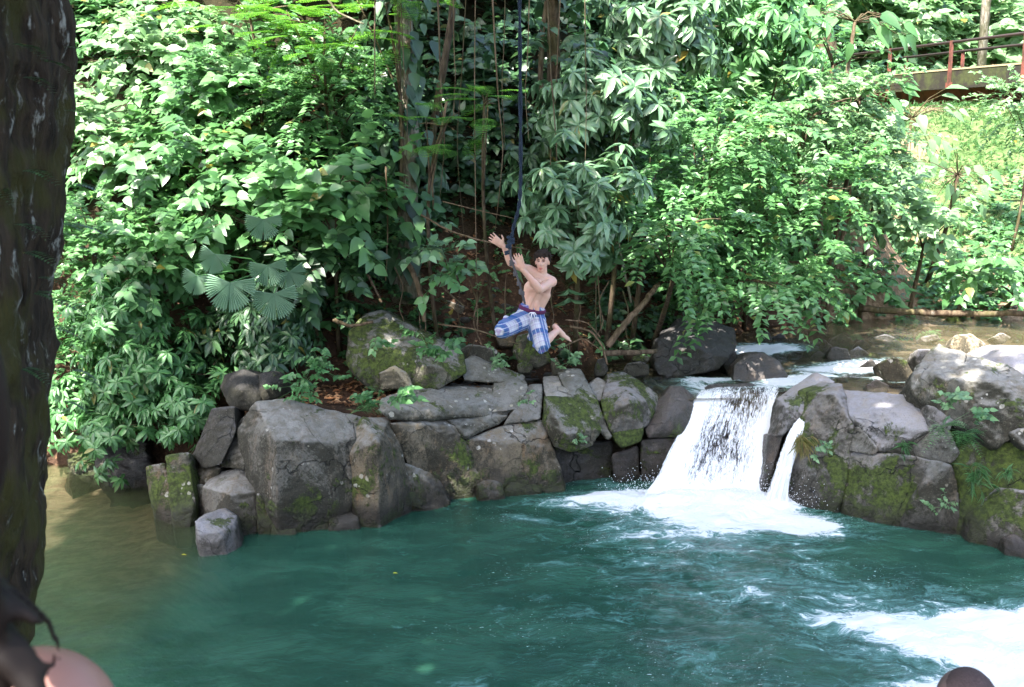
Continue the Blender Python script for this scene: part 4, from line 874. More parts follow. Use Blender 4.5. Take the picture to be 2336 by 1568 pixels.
def fx_far(n):
    X = 8 + 34 * rng.random(n); Y = 46 + 16 * rng.random(n); return np.stack([X, Y, 1.5 * rng.random(n)], 1)
scatter('far_wood', 'bright wooded hillside far behind the bridge', 'heart', 2600, fx_far, LM['pale'], 3.0, 'wood')
def fx_gr(n):
    X = 8.6 + 13 * rng.random(n); Y = 21.8 + 13 * rng.random(n); k = vnoise(np.stack([X, Y, 0 * X], 1), .45, 8) > -.2; return np.stack([X[k], Y[k], 0 * X[k]], 1)
scatter('grass', 'short bright grass on the slope under the bridge', 'blade', 16000, fx_gr, LM['bank'], .55, 'grass')
scatter('ground_cover', 'weedy ground cover on the slope under the bridge', 'heart', 900, lambda n: (lambda X, Y: np.stack([X, Y, .1 * rng.random(n)], 1))(8.5 + 8 * rng.random(n), 21.9 + 6 * rng.random(n) ** 1.5), LM['bank'], .8, 'ground cover')
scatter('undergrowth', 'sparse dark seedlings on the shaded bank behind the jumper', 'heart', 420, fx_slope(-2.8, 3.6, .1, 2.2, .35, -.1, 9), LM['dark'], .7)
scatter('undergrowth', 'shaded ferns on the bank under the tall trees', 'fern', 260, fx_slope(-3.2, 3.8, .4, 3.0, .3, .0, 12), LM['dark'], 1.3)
def fx_spur(n):
    X = 6.2 + 3.6 * rng.random(n * 2); Y = 20.6 + 4.5 * rng.random(n * 2); k = vnoise(np.stack([X, Y, 0 * X], 1), 1.3, 6) > -.05; return np.stack([X[k], Y[k], .1 * rng.random(k.sum())], 1)[:n]
scatter('ground_cover', 'patchy weeds on the bare tan bank beyond the upper stream', 'heart', 260, fx_spur, LM['bank'], .75, 'ground cover')
# leaf litter
M_LIT = leaf_mat('dead_leaf', (.12, .05, .022), (.26, .12, .055), (.44, .27, .15), .7, .1, .2)
LV = Leaves(); n = 10500; X = -4.2 + 14.2 * rng.random(n); Y = shore(X) + 1.3 + 5.5 * rng.random(n); Z = terrain(X, Y); k = (Z > 1.2) & (vnoise(np.stack([X, Y, 0 * X], 1), 1.2, 4) > -.35)
P = np.stack([X, Y, Z + .015], 1)[k]; n = len(P); D = rv(n) * [1, 1, .15]; L_ = .06 + .09 * rng.random(n); LV.add(T_SMALL, P, D, np.array([0, 0, 1]) + .35 * rv(n), L_, L_ * .5)
o = LV.build('leaf_litter', M_LIT); o['kind'] = 'stuff'; o['label'] = 'brown fallen leaves strewn over the bank'; o['category'] = 'leaf litter'
# pebbles
mb = MB(); n = 320; X = -1 + 12 * rng.random(n); Y = shore(X) + 1.6 + (foot_hill(X) + 1.0 - shore(X) - 1.6) * rng.random(n); Z = terrain(X, Y)
for i in range(n):
    r_ = .02 + .07 * rng.random() ** 2.5; mb.ell((X[i], Y[i], Z[i] + r_ * .3), (r_ * 1.3, r_, r_ * .7), n=7)
o = mb.build('pebbles', RM['dark']); o['kind'] = 'stuff'; o['label'] = 'small pebbles on the stream bank'; o['category'] = 'pebbles'

# small plants on the rocks
def tuft(name, kind, label, cat, px, py, Y, n, size, mat, spread=.05, down=0.0):
    c = np.array(at(px, py, Y)); LV = Leaves(); B = c + rng.normal(size=(n, 3)) * spread; D = norm(rv(n) * [1, .6, .5] + [0, -.5, .35 - down]); put_twigs(LV, kind, B, D, size)
    sm = MB(); c2 = c + np.array([0, .03, -.02 - .3 * spread])
    for b_, d_ in zip(B, D): sm.tube([c2, (c2 + b_) / 2 + [0, -.01, .01], b_, b_ + d_ * (.36 if kind == 'fern' else .3) * size], [.004, .003, .003, .0015], 3, cap=False)
    Fq = np.vstack(sm.F); LV.V.append(np.vstack(sm.V)); LV.F.append(np.vstack([Fq[:, [0, 1, 2]], Fq[:, [0, 2, 3]]]) + LV.n); LV.n += len(LV.V[-1])
    o = LV.build(name, mat, None, c); o.location = c; return tag(o, label, cat)
tuft('plant', 'heart', 'small plant with grey-green leaves on the gap right of the column top', 'plant', 840, 905, 13.55, 12, .35, LM['bank'])
tuft('fern', 'fern', 'tall ferny plant growing above the column top', 'fern', 840, 920, 13.5, 22, .5, LM['bank'], .08)
tuft('plant', 'heart', 'leafy sprig hanging over the long lichen slab', 'plant', 920, 895, 13.9, 7, .6, LM['heart'])
tuft('plant', 'heart', 'leafy sprig on the front of the big mossy boulder', 'plant', 965, 770, 15.0, 5, .6, LM['heart'], .07)
tuft('plant', 'heart', 'leafy sprig on the right end of the big mossy boulder', 'plant', 1010, 800, 14.9, 6, .65, LM['heart'], .07)
tuft('plant', 'heart', 'tiny sprig on the left side of the big mossy boulder', 'plant', 868, 770, 14.9, 3, .6, LM['heart'])
tuft('plant', 'heart', 'low plant beside the flat slab on the bank', 'plant', 1130, 828, 15.6, 10, .4, LM['pale'], .08)
tuft('plant', 'heart', 'light green plant among the roots', 'plant', 1300, 820, 16.0, 10, .4, LM['pale'], .12)
tuft('grass_tuft', 'blade', 'straw-tipped grass tuft beside the narrow water strand', 'grass tuft', 1832, 1000, 14.25, 34, .6, leaf_mat('straw', (.10, .13, .03), (.22, .2, .06), (.34, .27, .12)), .05, 1.0)
tuft('plant', 'heart', 'little bright plant right of the straw-tipped tuft', 'plant', 1872, 1018, 14.0, 6, .4, LM['pale'])
tuft('fern', 'fern', 'bright fern on the dark rock right of the scooped face', 'fern', 2150, 975, 13.3, 8, 1.0, LM['pale'], .004, .3)
tuft('fern', 'fern', 'fern cluster hanging under the lichened boulder', 'fern', 2200, 990, 13.1, 12, .75, LM['bank'], .02, .4)
tuft('fern', 'blade', 'drooping bladed fern above the green moss', 'fern', 2225, 1090, 12.9, 22, .55, LM['bank'], .07, .5)
tuft('plant', 'heart', 'leafy plant growing on the face of the lichened boulder', 'plant', 2168, 915, 13.3, 8, .5, LM['pale'], .06)
tuft('plant', 'heart', 'second leafy plant right of the one on the lichened boulder', 'plant', 2235, 940, 13.0, 6, .5, LM['heart'], .06)
tuft('grass_tuft', 'blade', 'short grass tuft in the crack below the scooped face', 'grass tuft', 2060, 1018, 13.6, 14, .4, LM['bank'], .03, .6)
tuft('plant', 'heart', 'small plant low on the leaning slab', 'plant', 2150, 1155, 12.85, 7, .35, LM['pale'], .05)
tuft('fern', 'blade', 'tiny fern in the bright moss at the right edge', 'fern', 2300, 1075, 12.6, 10, .4, LM['bank'], .04, .5)
tuft('plant', 'heart', 'leafy weed on the earth above the dark slab', 'plant', 690, 870, 14.3, 22, .5, LM['bank'], .16)
tuft('plant', 'heart', 'trailing green weed on the earth right of the dark boulders', 'plant', 740, 840, 14.6, 16, .45, LM['heart'], .12)
tuft('plant', 'heart', 'sprig in the crack of the cracked grey rock', 'plant', 1202, 915, 14.9, 5, .28, LM['pale'], .04)
tuft('plant', 'heart', 'small sprig beneath the jutting angular rock', 'plant', 1315, 1000, 14.9, 4, .28, LM['pale'], .03)
tuft('plant', 'heart', 'shaded long-leaved twig left of the jumper', 'plant', 1010, 560, 15.9, 12, .9, LM['whorl'], .28)
tuft('plant', 'heart', 'hanging leafy twig over the dark bank', 'plant', 1040, 600, 15.6, 6, .9, LM['heart'], .2, .4)
tuft('plant', 'whorl', 'low leafy rosette at the end of the rosette bush over the water', 'plant', 250, 1075, 14.9, 4, .7, LM['heart'], .12)

# vines, roots, logs
def stick(name, label, cat, pts, r0, r1, mat, n=7, group=None):
    P = [Vector(at(*p)) for p in pts]; A = np.array([tuple(p) for p in P]); k = len(A); tt = np.linspace(0, k - 1, k * 5)
    Q = np.stack([np.interp(tt, np.arange(k), A[:, i]) for i in range(3)], 1)
    for _ in range(3): Q[1:-1] = (Q[:-2] + Q[1:-1] * 2 + Q[2:]) / 4
    Q = Q + rng.normal(size=Q.shape) * r0 * .12; org = Q[-1]
    mb = MB(); mb.tube(Q - org, np.linspace(r0, r1, len(Q)), n); o = mb.build(name, mat); o.location = org; return tag(o, label, cat, group)
GV = 'hanging vines'
stick('vine', 'long thin vine hanging straight down left of the jumper', 'vine', [(1085, -60, 15.8), (1082, 200, 15.8), (1085, 500, 15.8), (1088, 660, 15.9), (1090, 770, 16.1)], .007, .006, M_ROOT, group=GV)
stick('vine', 'thin vine hanging left of the pale trunk foot', 'vine', [(880, 380, 16.2), (885, 520, 16.2), (880, 640, 16.0)], .012, .008, M_ROOT, group=GV)
stick('vine', 'crooked pale branch at the top left of the rope', 'vine', [(745, -5, 16.5), (770, 30, 16.5), (830, 55, 16.4)], .02, .012, M_PALEBARK, group=GV)
stick('vine', 'thin vine dangling over the bank right of the jumper', 'vine', [(1362, 580, 16.3), (1368, 700, 16.4), (1372, 760, 16.5)], .010, .008, M_ROOT, group=GV)
stick('vine', 'bare branch crossing behind the rope above the knot', 'vine', [(960, 490, 16.0), (1030, 530, 15.9), (1120, 555, 15.8), (1210, 570, 15.8)], .016, .008, M_ROOT, group=GV)
stick('vine', 'bare thin twig above the crossing branch', 'vine', [(1010, 460, 16.0), (1090, 480, 15.9), (1180, 500, 15.8)], .010, .005, M_ROOT, group=GV)
stick('vine', 'yellowish vine arching down beside the pale trunk', 'vine', [(1020, 230, 16.4), (1000, 330, 16.3), (985, 420, 16.2), (990, 480, 16.2)], .02, .014, M_ROOT, group=GV)
stick('vine', 'slender pale stem under the arching fine-leaved tree', 'vine', [(1400, 500, 16.8), (1420, 600, 16.8), (1440, 690, 16.9)], .02, .02, M_PALEBARK, group=GV)
for k in range(12):
    px = 855 + 42 * k + 20 * ((k * .618) % 1); Yk = 15.9 + 1.6 * ((k * .377) % 1); y0 = 40 + 160 * ((k * .29) % 1); y1 = y0 + 180 + 300 * ((k * .77) % 1); sw = 30 * math.sin(k * 2.3)
    stick('liana', 'thin bare liana in the shade, %s from the left of the twelve around the rope' % ['first', 'second', 'third', 'fourth', 'fifth', 'sixth', 'seventh', 'eighth', 'ninth', 'tenth', 'eleventh', 'twelfth'][k], 'liana', [(px, y0 - 200, Yk), (px + sw * .5, y0 + 60, Yk), (px + sw, (y0 + y1) / 2, Yk), (px + sw * .3, y1, Yk)], .009 + .006 * (k % 3 == 0), .005, [M_ROOT, M_BARK][k % 2], n=5, group='thin lianas in the shade')
for k in range(14):
    px = 900 + 40 * k + 22 * ((k * .618) % 1); y0 = 610 + 60 * ((k * .377) % 1); Yk = 16.5 + .3 * ((k * .29) % 1); sw = 26 * math.sin(k * 1.9 + 1)
    stick('root', 'wiry root on the shaded bank, %s from the left of the fourteen thin ones' % ['first', 'second', 'third', 'fourth', 'fifth', 'sixth', 'seventh', 'eighth', 'ninth', 'tenth', 'eleventh', 'twelfth', 'thirteenth', 'fourteenth'][k], 'root', [(px, y0, Yk), (px + sw, y0 + 45, Yk - .1), (px + sw * .4, y0 + 95, Yk - .25), (px + sw * 1.6, y0 + 150, Yk - .45)], .014, .006, [M_ROOT, M_BARK][k % 2], n=5, group='thin wiry roots on the bank')
for nm, lb, pts, r in [
 ('root', 'thick bent root reaching down toward the mossy boulder', [(930, 600, 16.3), (950, 640, 16.1), (965, 690, 16.0), (968, 735, 16.0)], .045),
 ('root', 'thin root left of the thick bent root', [(945, 620, 16.3), (955, 670, 16.2), (950, 700, 16.2)], .018),
 ('root', 'straight slanting root crossing the dark bank', [(980, 625, 16.3), (1030, 675, 16.2), (1060, 700, 16.2)], .016),
 ('root', 'long root lying across the bank toward the jumper', [(1000, 740, 16.1), (1080, 750, 15.9), (1180, 785, 15.7)], .014),
 ('root', 'exposed root on the red earth left of the boulder', [(760, 730, 15.6), (800, 745, 15.5), (850, 735, 15.6)], .03),
 ('root', 'grey root curling down the red earth', [(830, 610, 16.3), (850, 650, 16.0), (870, 690, 15.8)], .025),
 ('fallen_log', 'slanting dead branch leaning from roots to the right', [(1385, 790, 16.2), (1420, 745, 16.2), (1470, 690, 16.4), (1500, 650, 16.6)], .055),
 ('fallen_log', 'dark log lying on the bank left of the black boulder', [(1375, 806, 16.2), (1440, 805, 16.2), (1500, 800, 16.3)], .05),
 ('fallen_log', 'long dark log beside the far stream bank', [(1960, 705, 21.2), (2100, 715, 20.8), (2336, 716, 20.3), (2420, 718, 20.2)], .07),
 ('root', 'tangled root arching left of the slanting branch', [(1300, 745, 16.4), (1350, 755, 16.2), (1375, 790, 16.1), (1385, 830, 16.0)], .02),
 ('root', 'wiry root below the slanting branch', [(1290, 790, 16.1), (1330, 770, 16.1), (1372, 800, 16.0)], .013),
 ('root', 'pale wiry root curving onto the bank', [(1290, 730, 16.4), (1340, 735, 16.3), (1370, 770, 16.1)], .013)]:
    stick(nm, lb, 'root' if nm == 'root' else 'log', pts, r, r * .7, M_ROOT if 'dark' not in lb else M_BARK)

# ------------------------------------------------------------------ bridge and pole
t = NT('bridge_concrete'); p_ = t.pos(); a = t.noise(p_, 1.5, 5, .7)
M_CONC = t.done(t.princ(t.mix(t.ramp(a, .4, .65), (.022, .019, .015), (.045, .055, .018)), .9, t.bump(t.noise(p_, 8, 4), .4, .03)))
t = NT('rust'); p_ = t.pos(); M_RUST = t.done(t.princ(t.mix(t.ramp(t.noise(p_, 2.5, 5, .7), .4, .65), (.17, .055, .04), (.06, .028, .02)), .8, t.bump(t.noise(p_, 12, 4), .3, .02)))
t = NT('kerb_top'); M_KERB = t.done(t.princ((.30, .25, .15), .9))
t = NT('rail_dark'); M_RAIL = t.done(t.princ((.03, .02, .018), .6))
A = Vector((12.9, 42.5, 6.0)); B_ = Vector((17.6, 22.5, 6.0)); d = (B_ - A); Lb = d.length; d.normalize(); side = Vector((-d.y, d.x, 0)); side = side if side.x < 0 else -side
rot = np.array([tuple(d), tuple(-side), (0, 0, 1)]); root = empty('footbridge', A, 'old bridge with rusty railing posts and mossy edge beam, upper right', 'bridge')
def bb(c, dm, nm, mat):
    m = MB(); m.box(c, dm, rot); return m.build(nm, mat, root, False)
mid = d * (Lb / 2)
bb(tuple(mid + Vector((0, 0, .52)) + side * 1.2), (Lb, .25, .55), 'edge_beam', M_CONC)
bb(tuple(mid + Vector((0, 0, .82)) + side * 1.2), (Lb, .28, .05), 'kerb', M_KERB)
bb(tuple(mid + Vector((0, 0, .45))), (Lb, 2.1, .25), 'deck', M_CONC)
bb(tuple(mid + Vector((0, 0, .52)) - side * 1.2), (Lb, .25, .55), 'edge_beam', M_CONC)
for s_ in (-.8, .0, .8):
    m = MB(); m.box(tuple(mid + Vector((0, 0, .28)) + side * s_), (Lb, .30, .05), rot); m.box(tuple(mid + Vector((0, 0, .08)) + side * s_), (Lb, .04, .36), rot); m.box(tuple(mid + Vector((0, 0, -.12)) + side * s_), (Lb, .30, .04), rot); m.build('girder', M_RUST, root, False)
for sg in (1, -1):
    m = MB(); m.tube([tuple(side * 1.36 * sg + Vector((0, 0, 1.62))), tuple(d * Lb + side * 1.36 * sg + Vector((0, 0, 1.62)))], .045, 6); m.build('rail', M_RAIL, root)
    k = 1.2
    while k < Lb:
        c = d * k + side * 1.38 * sg; m = MB(); m.box(tuple(c + Vector((0, 0, 1.02))), (.12, .06, 1.3), rot); m.box(tuple(c + side * .0 + Vector((0, 0, .35))), (.2, .1, .16), rot); m.build('post', M_RUST, root, False); k += 3.35
m = MB(); m.box(tuple(d * .3 + Vector((0, 0, -2.2))), (1.2, 2.6, 4.0), rot); m.build('abutment', M_CONC, root, False)
pp = at(2240, 130, 44); root = empty('utility_pole', (pp.x, 44, float(terrain(np.array([pp.x]), np.array([44.]))[0])), 'thin grey pole standing behind the bridge', 'pole'); m = MB(); m.tube([(0, 0, -.3), (0, 0, 6), (0, 0, 13)], [.19, .17, .15], 10); m.build('shaft', M_PALEBARK, root)
m = MB(); m.box((0, 0, 11.5), (1.8, .1, .1)); m.build('crossarm', M_BARK, root, False)
for i, (px, py, Y, rr) in enumerate([(2080, 60, 47, 2.2), (2190, 40, 50, 2.6), (2310, 110, 48, 2.2), (2010, -10, 48, 2.2), (1850, 0, 46, 2.4)]):
    plant('far_tree', 'heart', ['bright tree behind the left end of the bridge railing', 'tall pale tree left of the pole behind the bridge', 'light green tree right of the pole behind the bridge', 'tree above the left end of the bridge', 'pale far tree left of the bridge above the thicket'][i], 'tree', px, py, Y, rr, rr * .75, size=2.6, ntw=120, group='trees behind the bridge', mat=LM['pale' if i % 2 == 0 else 'heart'], trunk_r=.12)
plant('bush', 'oval', 'bush in front of the right end of the bridge', 'bush', 2335, 230, 24, .6, .35, size=1.2, mat=LM['pale'], ntw=60)

# ------------------------------------------------------------------ foreground tree: its trunk frames the left edge, its unseen crown is shaped to shade the pool
root = empty('mossy_tree', (-1.75, 2.7, 2.4), 'huge dark mossy tree trunk filling the left edge', 'tree'); ro = Vector(root.location)
def edge_x(py, Y): return at(float(np.interp(py, [0, 400, 800, 1000, 1250, 1400, 1568], [150, 130, 120, 124, 98, 72, 62])), py, Y).x
mb = MB(); P = []; Rr = []
for py in range(-600, 2600, 40):
    q = at(0, py, 2.7); ex = edge_x(min(max(py, 0), 1568), 2.7); r_ = .55 + .0; P.append((ex - r_ - ro.x - .05, 0, q.z - ro.z)); Rr.append(r_)
P = P[::-1]; mb.tube(P, Rr, 80)
Q = [(p[0] + .40 + .03 * math.sin(p[2] * 1.3), -.26, p[2]) for p in P]; mb.tube(Q, [.18] * len(Q), 30)
for zt in (P[-1][2],): mb.tube([P[-1], (P[-1][0] + .2, .5, zt + 2.5), (P[-1][0] + .6, 1.5, zt + 5.5)], [.55, .45, .35], 24)
me = evaluated(mb.mesh('trunk'), [('REMESH', dict(mode='VOXEL', voxel_size=.028)), ('SMOOTH', dict(factor=.5, iterations=3))])
Vv = coords(me); N = normals(me); Vv += N * (.07 * fbm(Vv * [1, 1, .3], 5, 2, 4) + .022 * fbm(Vv, 17, 7, 3))[:, None]; setco(me, Vv); me.materials.clear(); link('trunk', me, M_BIGBARK, root, True)
LV = Leaves(); n = 170; zz = rng.uniform(1.9, 4.6, n); zw = ro.z + zz
pxs = []
for i in range(n):
    py = 784 - math.tan(math.atan2(zw[i] - H, 2.7) + R(PITCH)) * FPX; pxs.append(edge_x(min(max(py, 0), 1568), 2.7))
ang = rng.uniform(-1.9, .25, n); B = np.stack([np.array(pxs) - .56 + .57 * np.cos(ang), 2.7 + .57 * np.sin(ang), zw], 1)
put_twigs(LV, 'fern', B, np.stack([np.cos(ang), np.sin(ang), .1 * np.ones(n)], 1), .22); LV.build('epiphyte', LM['dark'], root, ro)
mb = MB(); top = Vector(P[-1]) + Vector((.6, 1.5, 5.5)); BB = []; DD = []
for (x, y, z) in [(-6, 2, 11), (-4, 6, 11.5), (-1, 8, 11.5), (2, 7, 11.5), (4, 4, 11), (0, 3, 12.5), (-7, 7, 11), (-2, 0, 12), (3, 0, 12), (-5, -3, 11), (1.5, 9.5, 11.5), (5.5, 8, 11.5), (-3, 3.5, 11.5), (-1, 5.5, 11), (1.5, 4.5, 12), (3.5, 6.5, 11.5), (-5.5, 8.8, 11), (-2.5, 9.8, 11), (3.2, 2.0, 12), (0, .5, 12), (-3.5, 1, 12)]:
    e = Vector((x, y, z)) - ro; m_ = (top + e) / 2 + Vector((0, 0, .8)); q = [top * (1 - s) ** 2 + 2 * (1 - s) * s * m_ + e * s * s for s in np.linspace(0, 1, 9).tolist()]
    mb.tube([tuple(v) for v in q], np.linspace(.16, .03, 9), 7)
    for k in range(62):
        s = .25 + .75 * random.random(); v = top * (1 - s) ** 2 + 2 * (1 - s) * s * m_ + e * s * s; BB.append(np.array(v + ro) + rng.normal(size=3) * [1.15, 1.15, .5]); DD.append(rng.normal(size=3) * [1, 1, .3])
for k in range(1650):  # extra unseen leaf twigs without branches, added to block sun on pool and rocks
    x_ = random.uniform(-9.5, 3.2); y_ = random.uniform(-1, 10.6)
    if x_ > 1.5 and y_ > 8: continue
    if k < 260: x_ = random.uniform(-4.2, 2.2); y_ = random.uniform(8.3, 11.2)
    elif k < 560: x_ = random.uniform(-10, -5); y_ = random.uniform(1.5, 8.6)
    elif k < 740: x_ = random.uniform(-5, 0); y_ = random.uniform(-5.5, 0)
    BB.append(np.array([x_, y_, random.uniform(10.6, 12.2)])); DD.append(rng.normal(size=3) * [1, 1, .3])
mb.build('branches', M_BARK, root); LV = Leaves(); put_twigs(LV, 'heart', np.array(BB), np.array(DD), 2.0)
LV.build('crown', LM['heart'], root, ro)
# overhanging tree of the far bank: its unseen crown is placed to shade the centre
b_ = Vector((.6, 19.2, float(terrain(np.array([.6]), np.array([19.2]))[0]))); root = empty('tall_tree', b_, 'tall dark-trunked tree in the shade behind the rope', 'tree')
mb = MB(); mb.tube([(0, 0, -.3), (.1, -.3, 2.5), (0, -1.2, 5), (-.2, -2.5, 7.5)], [.13, .11, .09, .07], 10)
BB = []; DD = []
for (x, y, z) in [(-4.0, 12.4, 9.6), (-3.4, 11.6, 9.8), (-2.6, 12.4, 9.7), (-2.2, 11.6, 9.6), (-3.0, 13.2, 9.4), (-3.8, 13.2, 9.4)]:
    e = Vector((x, y, z)) - b_; s0 = Vector((-.2, -2.5, 7.3)); mb.tube([tuple(s0), tuple((s0 + e) / 2 + Vector((0, 0, .4))), tuple(e)], [.08, .05, .02], 6)
    for k in range(46): s = .3 + .7 * random.random(); BB.append(np.array(b_ + s0 * (1 - s) + e * s) + rng.normal(size=3) * [.6, .6, .3]); DD.append(rng.normal(size=3) * [1, 1, .3])
mb.build('trunk', M_BARK, root); LV = Leaves(); put_twigs(LV, 'heart', np.array(BB), np.array(DD), 1.7); LV.build('crown', LM['heart'], root, b_)

# ------------------------------------------------------------------ people
def skin_mat(name, base, red):
    t = NT(name); p = t.pos(); c = t.attr('tint'); 
    col = t.mix(t.ramp(t.noise(p, 9, 4, .6), .4, .65), base, red); col = t.mix(c.outputs['Alpha'], col, c.outputs['Color'])
    return t.done(t.princ(col, .48, None, .4, **{'Subsurface Weight': .12, 'Subsurface Radius': (.02, .008, .004), 'Subsurface Scale': .6}))
M_SKIN = skin_mat('skin', (.52, .32, .24), (.58, .32, .25)); M_SKIN2 = skin_mat('skin_tanned', (.23, .12, .10), (.26, .13, .105)); M_SKIN3 = skin_mat('skin_scalp', (.085, .058, .060), (.11, .075, .078))
t = NT('dark_hair'); p = t.pos(1, 1, .3); M_HAIR = t.done(t.princ(t.mix(t.noise(p, 90, 3), (.010, .007, .006), (.030, .020, .015)), .8, t.bump(t.noise(p, 120, 3), .5, .01), .15))
t = NT('brown_hair'); M_HAIR2 = t.done(t.princ((.008, .005, .004), .7, None, .2))
def fuse(mb, voxel, it=6, fac=.5):
    me = evaluated(mb.mesh('body'), [('REMESH', dict(mode='VOXEL', voxel_size=voxel)), ('SMOOTH', dict(factor=fac, iterations=it))]); me.materials.clear(); return me
def hand(mb, wrist, along, palmn, thumb_side, spread=.25, curl=.15, s=1.0):
    a = along.normalized(); n = (palmn - a * palmn.dot(a)).normalized(); sx = a.cross(n).normalized()
    if sx.dot(thumb_side) < 0: sx = -sx
    mb.cap(wrist, wrist + a * .035 * s, .026 * s, .032 * s, (tuple(sx), 1, .6)); mb.cap(wrist + a * .03 * s, wrist + a * .078 * s, .036 * s, .038 * s, (tuple(sx), 1.05, .38))
    for i, L_ in enumerate((.072, .080, .074, .058)):
        o_ = (1.5 - i) * .0205 * s; b = wrist + a * .085 * s + sx * o_; dr = (a + sx * (1.5 - i) * spread * .33).normalized(); d2 = (dr + n * curl).normalized(); d3 = (dr + n * curl * 2.2).normalized()
        p1 = b + dr * L_ * .45 * s; p2 = p1 + d2 * L_ * .32 * s; p3 = p2 + d3 * L_ * .25 * s
        mb.cap(b, p1, .0098 * s, .009 * s, n=8); mb.cap(p1, p2, .009 * s, .0082 * s, n=8); mb.cap(p2, p3, .0082 * s, .007 * s, n=8)
    b = wrist + a * .03 * s + sx * .028 * s; t1 = b + (a * .6 + sx * .8).normalized() * .038 * s; t2 = t1 + (a * .85 + sx * .5 + n * .1).normalized() * .032 * s
    mb.cap(b, t1, .0125 * s, .0105 * s, n=8); mb.cap(t1, t2, .0105 * s, .0085 * s, n=8)
YP = 12.0
def J(px, py, dy=0.0): return Vector(at(px, py, YP + dy))
head = J(1237, 597, -.02); neckb = J(1238, 634, .0)
rsh = J(1204, 616, -.02); lsh = J(1258, 643, .0)
rel = J(1165, 600, -.16); rwr = J(1149, 562, -.20); rtip = J(1121, 541, -.22)
lel = J(1231, 661, -.24); lwr = J(1192, 615, -.34); ltip = J(1183, 587, -.36)
chest = J(1229, 655, -.01); waist = J(1216, 698, .0); pelv = J(1210, 722, .02)
rhip = J(1196, 730, .0); lhip = J(1224, 735, .01); rkn = J(1150, 752, -.32); lkn = J(1236, 785, -.27); rank = J(1168, 744, .08); lank = J(1271, 755, .06)
root = empty('person', pelv, 'shirtless jumper in blue and white plaid shorts, airborne beside the rope', 'person'); po = pelv
mb = MB(); S = lambda v: tuple(v)
across = (lsh - rsh).normalized(); spine = (neckb - pelv).normalized(); fwd = across.cross(spine).normalized(); fwd = fwd if fwd.y < 0 else -fwd
fl = (S(across), 1.0, .66)
mb.cap(pelv, waist, .148, .116, fl, 18); mb.cap(waist, chest, .116, .142, fl, 18); mb.cap(chest, chest + (neckb - chest) * .55, .145, .118, fl, 18)
mb.cap(rsh, lsh, .062, .062); mb.cap(neckb + (chest - neckb) * .22, rsh, .07, .06); mb.cap(neckb + (chest - neckb) * .22, lsh, .07, .06)
for sh_ in (-1, 1):
    c_ = chest + across * (.062 * sh_) + fwd * .072 + spine * .035; mb.ell(S(c_), (.072, .03, .055)); mb.cap(chest + across * .10 * sh_ - spine * .05, waist + across * .075 * sh_, .06, .05)
    mb.ell(S(waist + across * .035 * sh_ + fwd * .078 + spine * .02), (.032, .02, .085))
mb.cap(neckb - spine * .02, head - Vector((0, 0, .06)), .058, .052)
mb.cap(rsh, rel, .054, .043); mb.cap(rel, rwr, .043, .027); mb.cap(lsh, lel, .056, .044); mb.cap(lel, lwr, .044, .027)
mb.cap(rsh + (rel - rsh) * .35, rsh + (rel - rsh) * .7, .05, .046); mb.cap(rel + (rwr - rel) * .15, rel + (rwr - rel) * .4, .043, .038); mb.cap(lel + (lwr - lel) * .12, lel + (lwr - lel) * .4, .045, .038)
hand(mb, rwr, rtip - rwr, Vector((.3, -.9, -.5)), Vector((.6, 0, .9)), .30, .03, 1.15); hand(mb, lwr, ltip - lwr, Vector((-.3, -1, 0)), Vector((-1, 0, -.2)), .18, .03, 1.12)
mb.cap(rhip, rkn, .088, .058); mb.cap(lhip, lkn, .088, .058); mb.cap(rkn, rank, .055, .036); mb.cap(lkn, lank, .056, .036)
mb.cap(lkn + (lank - lkn) * .2, lkn + (lank - lkn) * .5, .056, .052); mb.cap(rkn + (rank - rkn) * .2, rkn + (rank - rkn) * .5, .056, .052)
def foot(ank, toe):
    a = (toe - ank).normalized(); heel = ank - a * .02 + Vector((-.01, 0, .035)); mb.cap(ank, heel, .034, .033); mb.cap(heel, ank + a * .09, .034, .032); mb.cap(ank + a * .07, ank + a * .15, .033, .036, (tuple(Vector((0, 1, .3))), 1.1, .6))
    sx = a.cross(Vector((1, 0, 0.8))).normalized()
    for i in range(5): b = ank + a * (.165 - .006 * i) + sx * (.028 - .014 * i); mb.cap(b, b + a * (.032 - .004 * i), .011 - .001 * i, .009 - .001 * i, n=8)
foot(lank, J(1300, 776, .10)); foot(rank, J(1180, 740, .26))
# head with brow, nose, lips, chin, ears
hu = (head - neckb); hu = Vector((hu.x * .3, 0, 1)).normalized(); hf = Vector((-.22, -1, -.05)); hf = (hf - hu * hf.dot(hu)).normalized(); hr = hf.cross(hu).normalized()
rotm = np.array([tuple(hr), tuple(hf), tuple(hu)])
def hp(r_, f_, u_): return tuple(head + hr * r_ + hf * f_ + hu * u_)
mb.ell(hp(0, -.012, .022), (.074, .092, .094), rotm, 18); mb.ell(hp(0, .025, -.035), (.056, .066, .075), rotm, 16); mb.ell(hp(0, .062, -.088), (.026, .022, .02), rotm, 12)
mb.ell(hp(0, .088, -.012), (.011, .016, .026), rotm, 10); mb.ell(hp(0, .098, -.030), (.015, .013, .010), rotm, 10)
for s_ in (-1, 1):
    mb.ell(hp(.032 * s_, .068, -.022), (.020, .018, .018), rotm, 10); mb.ell(hp(.030 * s_, .076, .024), (.022, .009, .007), rotm, 10); mb.ell(hp(.075 * s_, -.005, -.012), (.008, .018, .03), rotm, 10)
mb.ell(hp(0, .083, -.062), (.020, .010, .006), rotm, 10); mb.ell(hp(0, .082, -.074), (.017, .010, .006), rotm, 10)
me = fuse(mb, .0056, 4); Vv = coords(me)
tint = np.zeros((len(Vv), 4), np.float32)
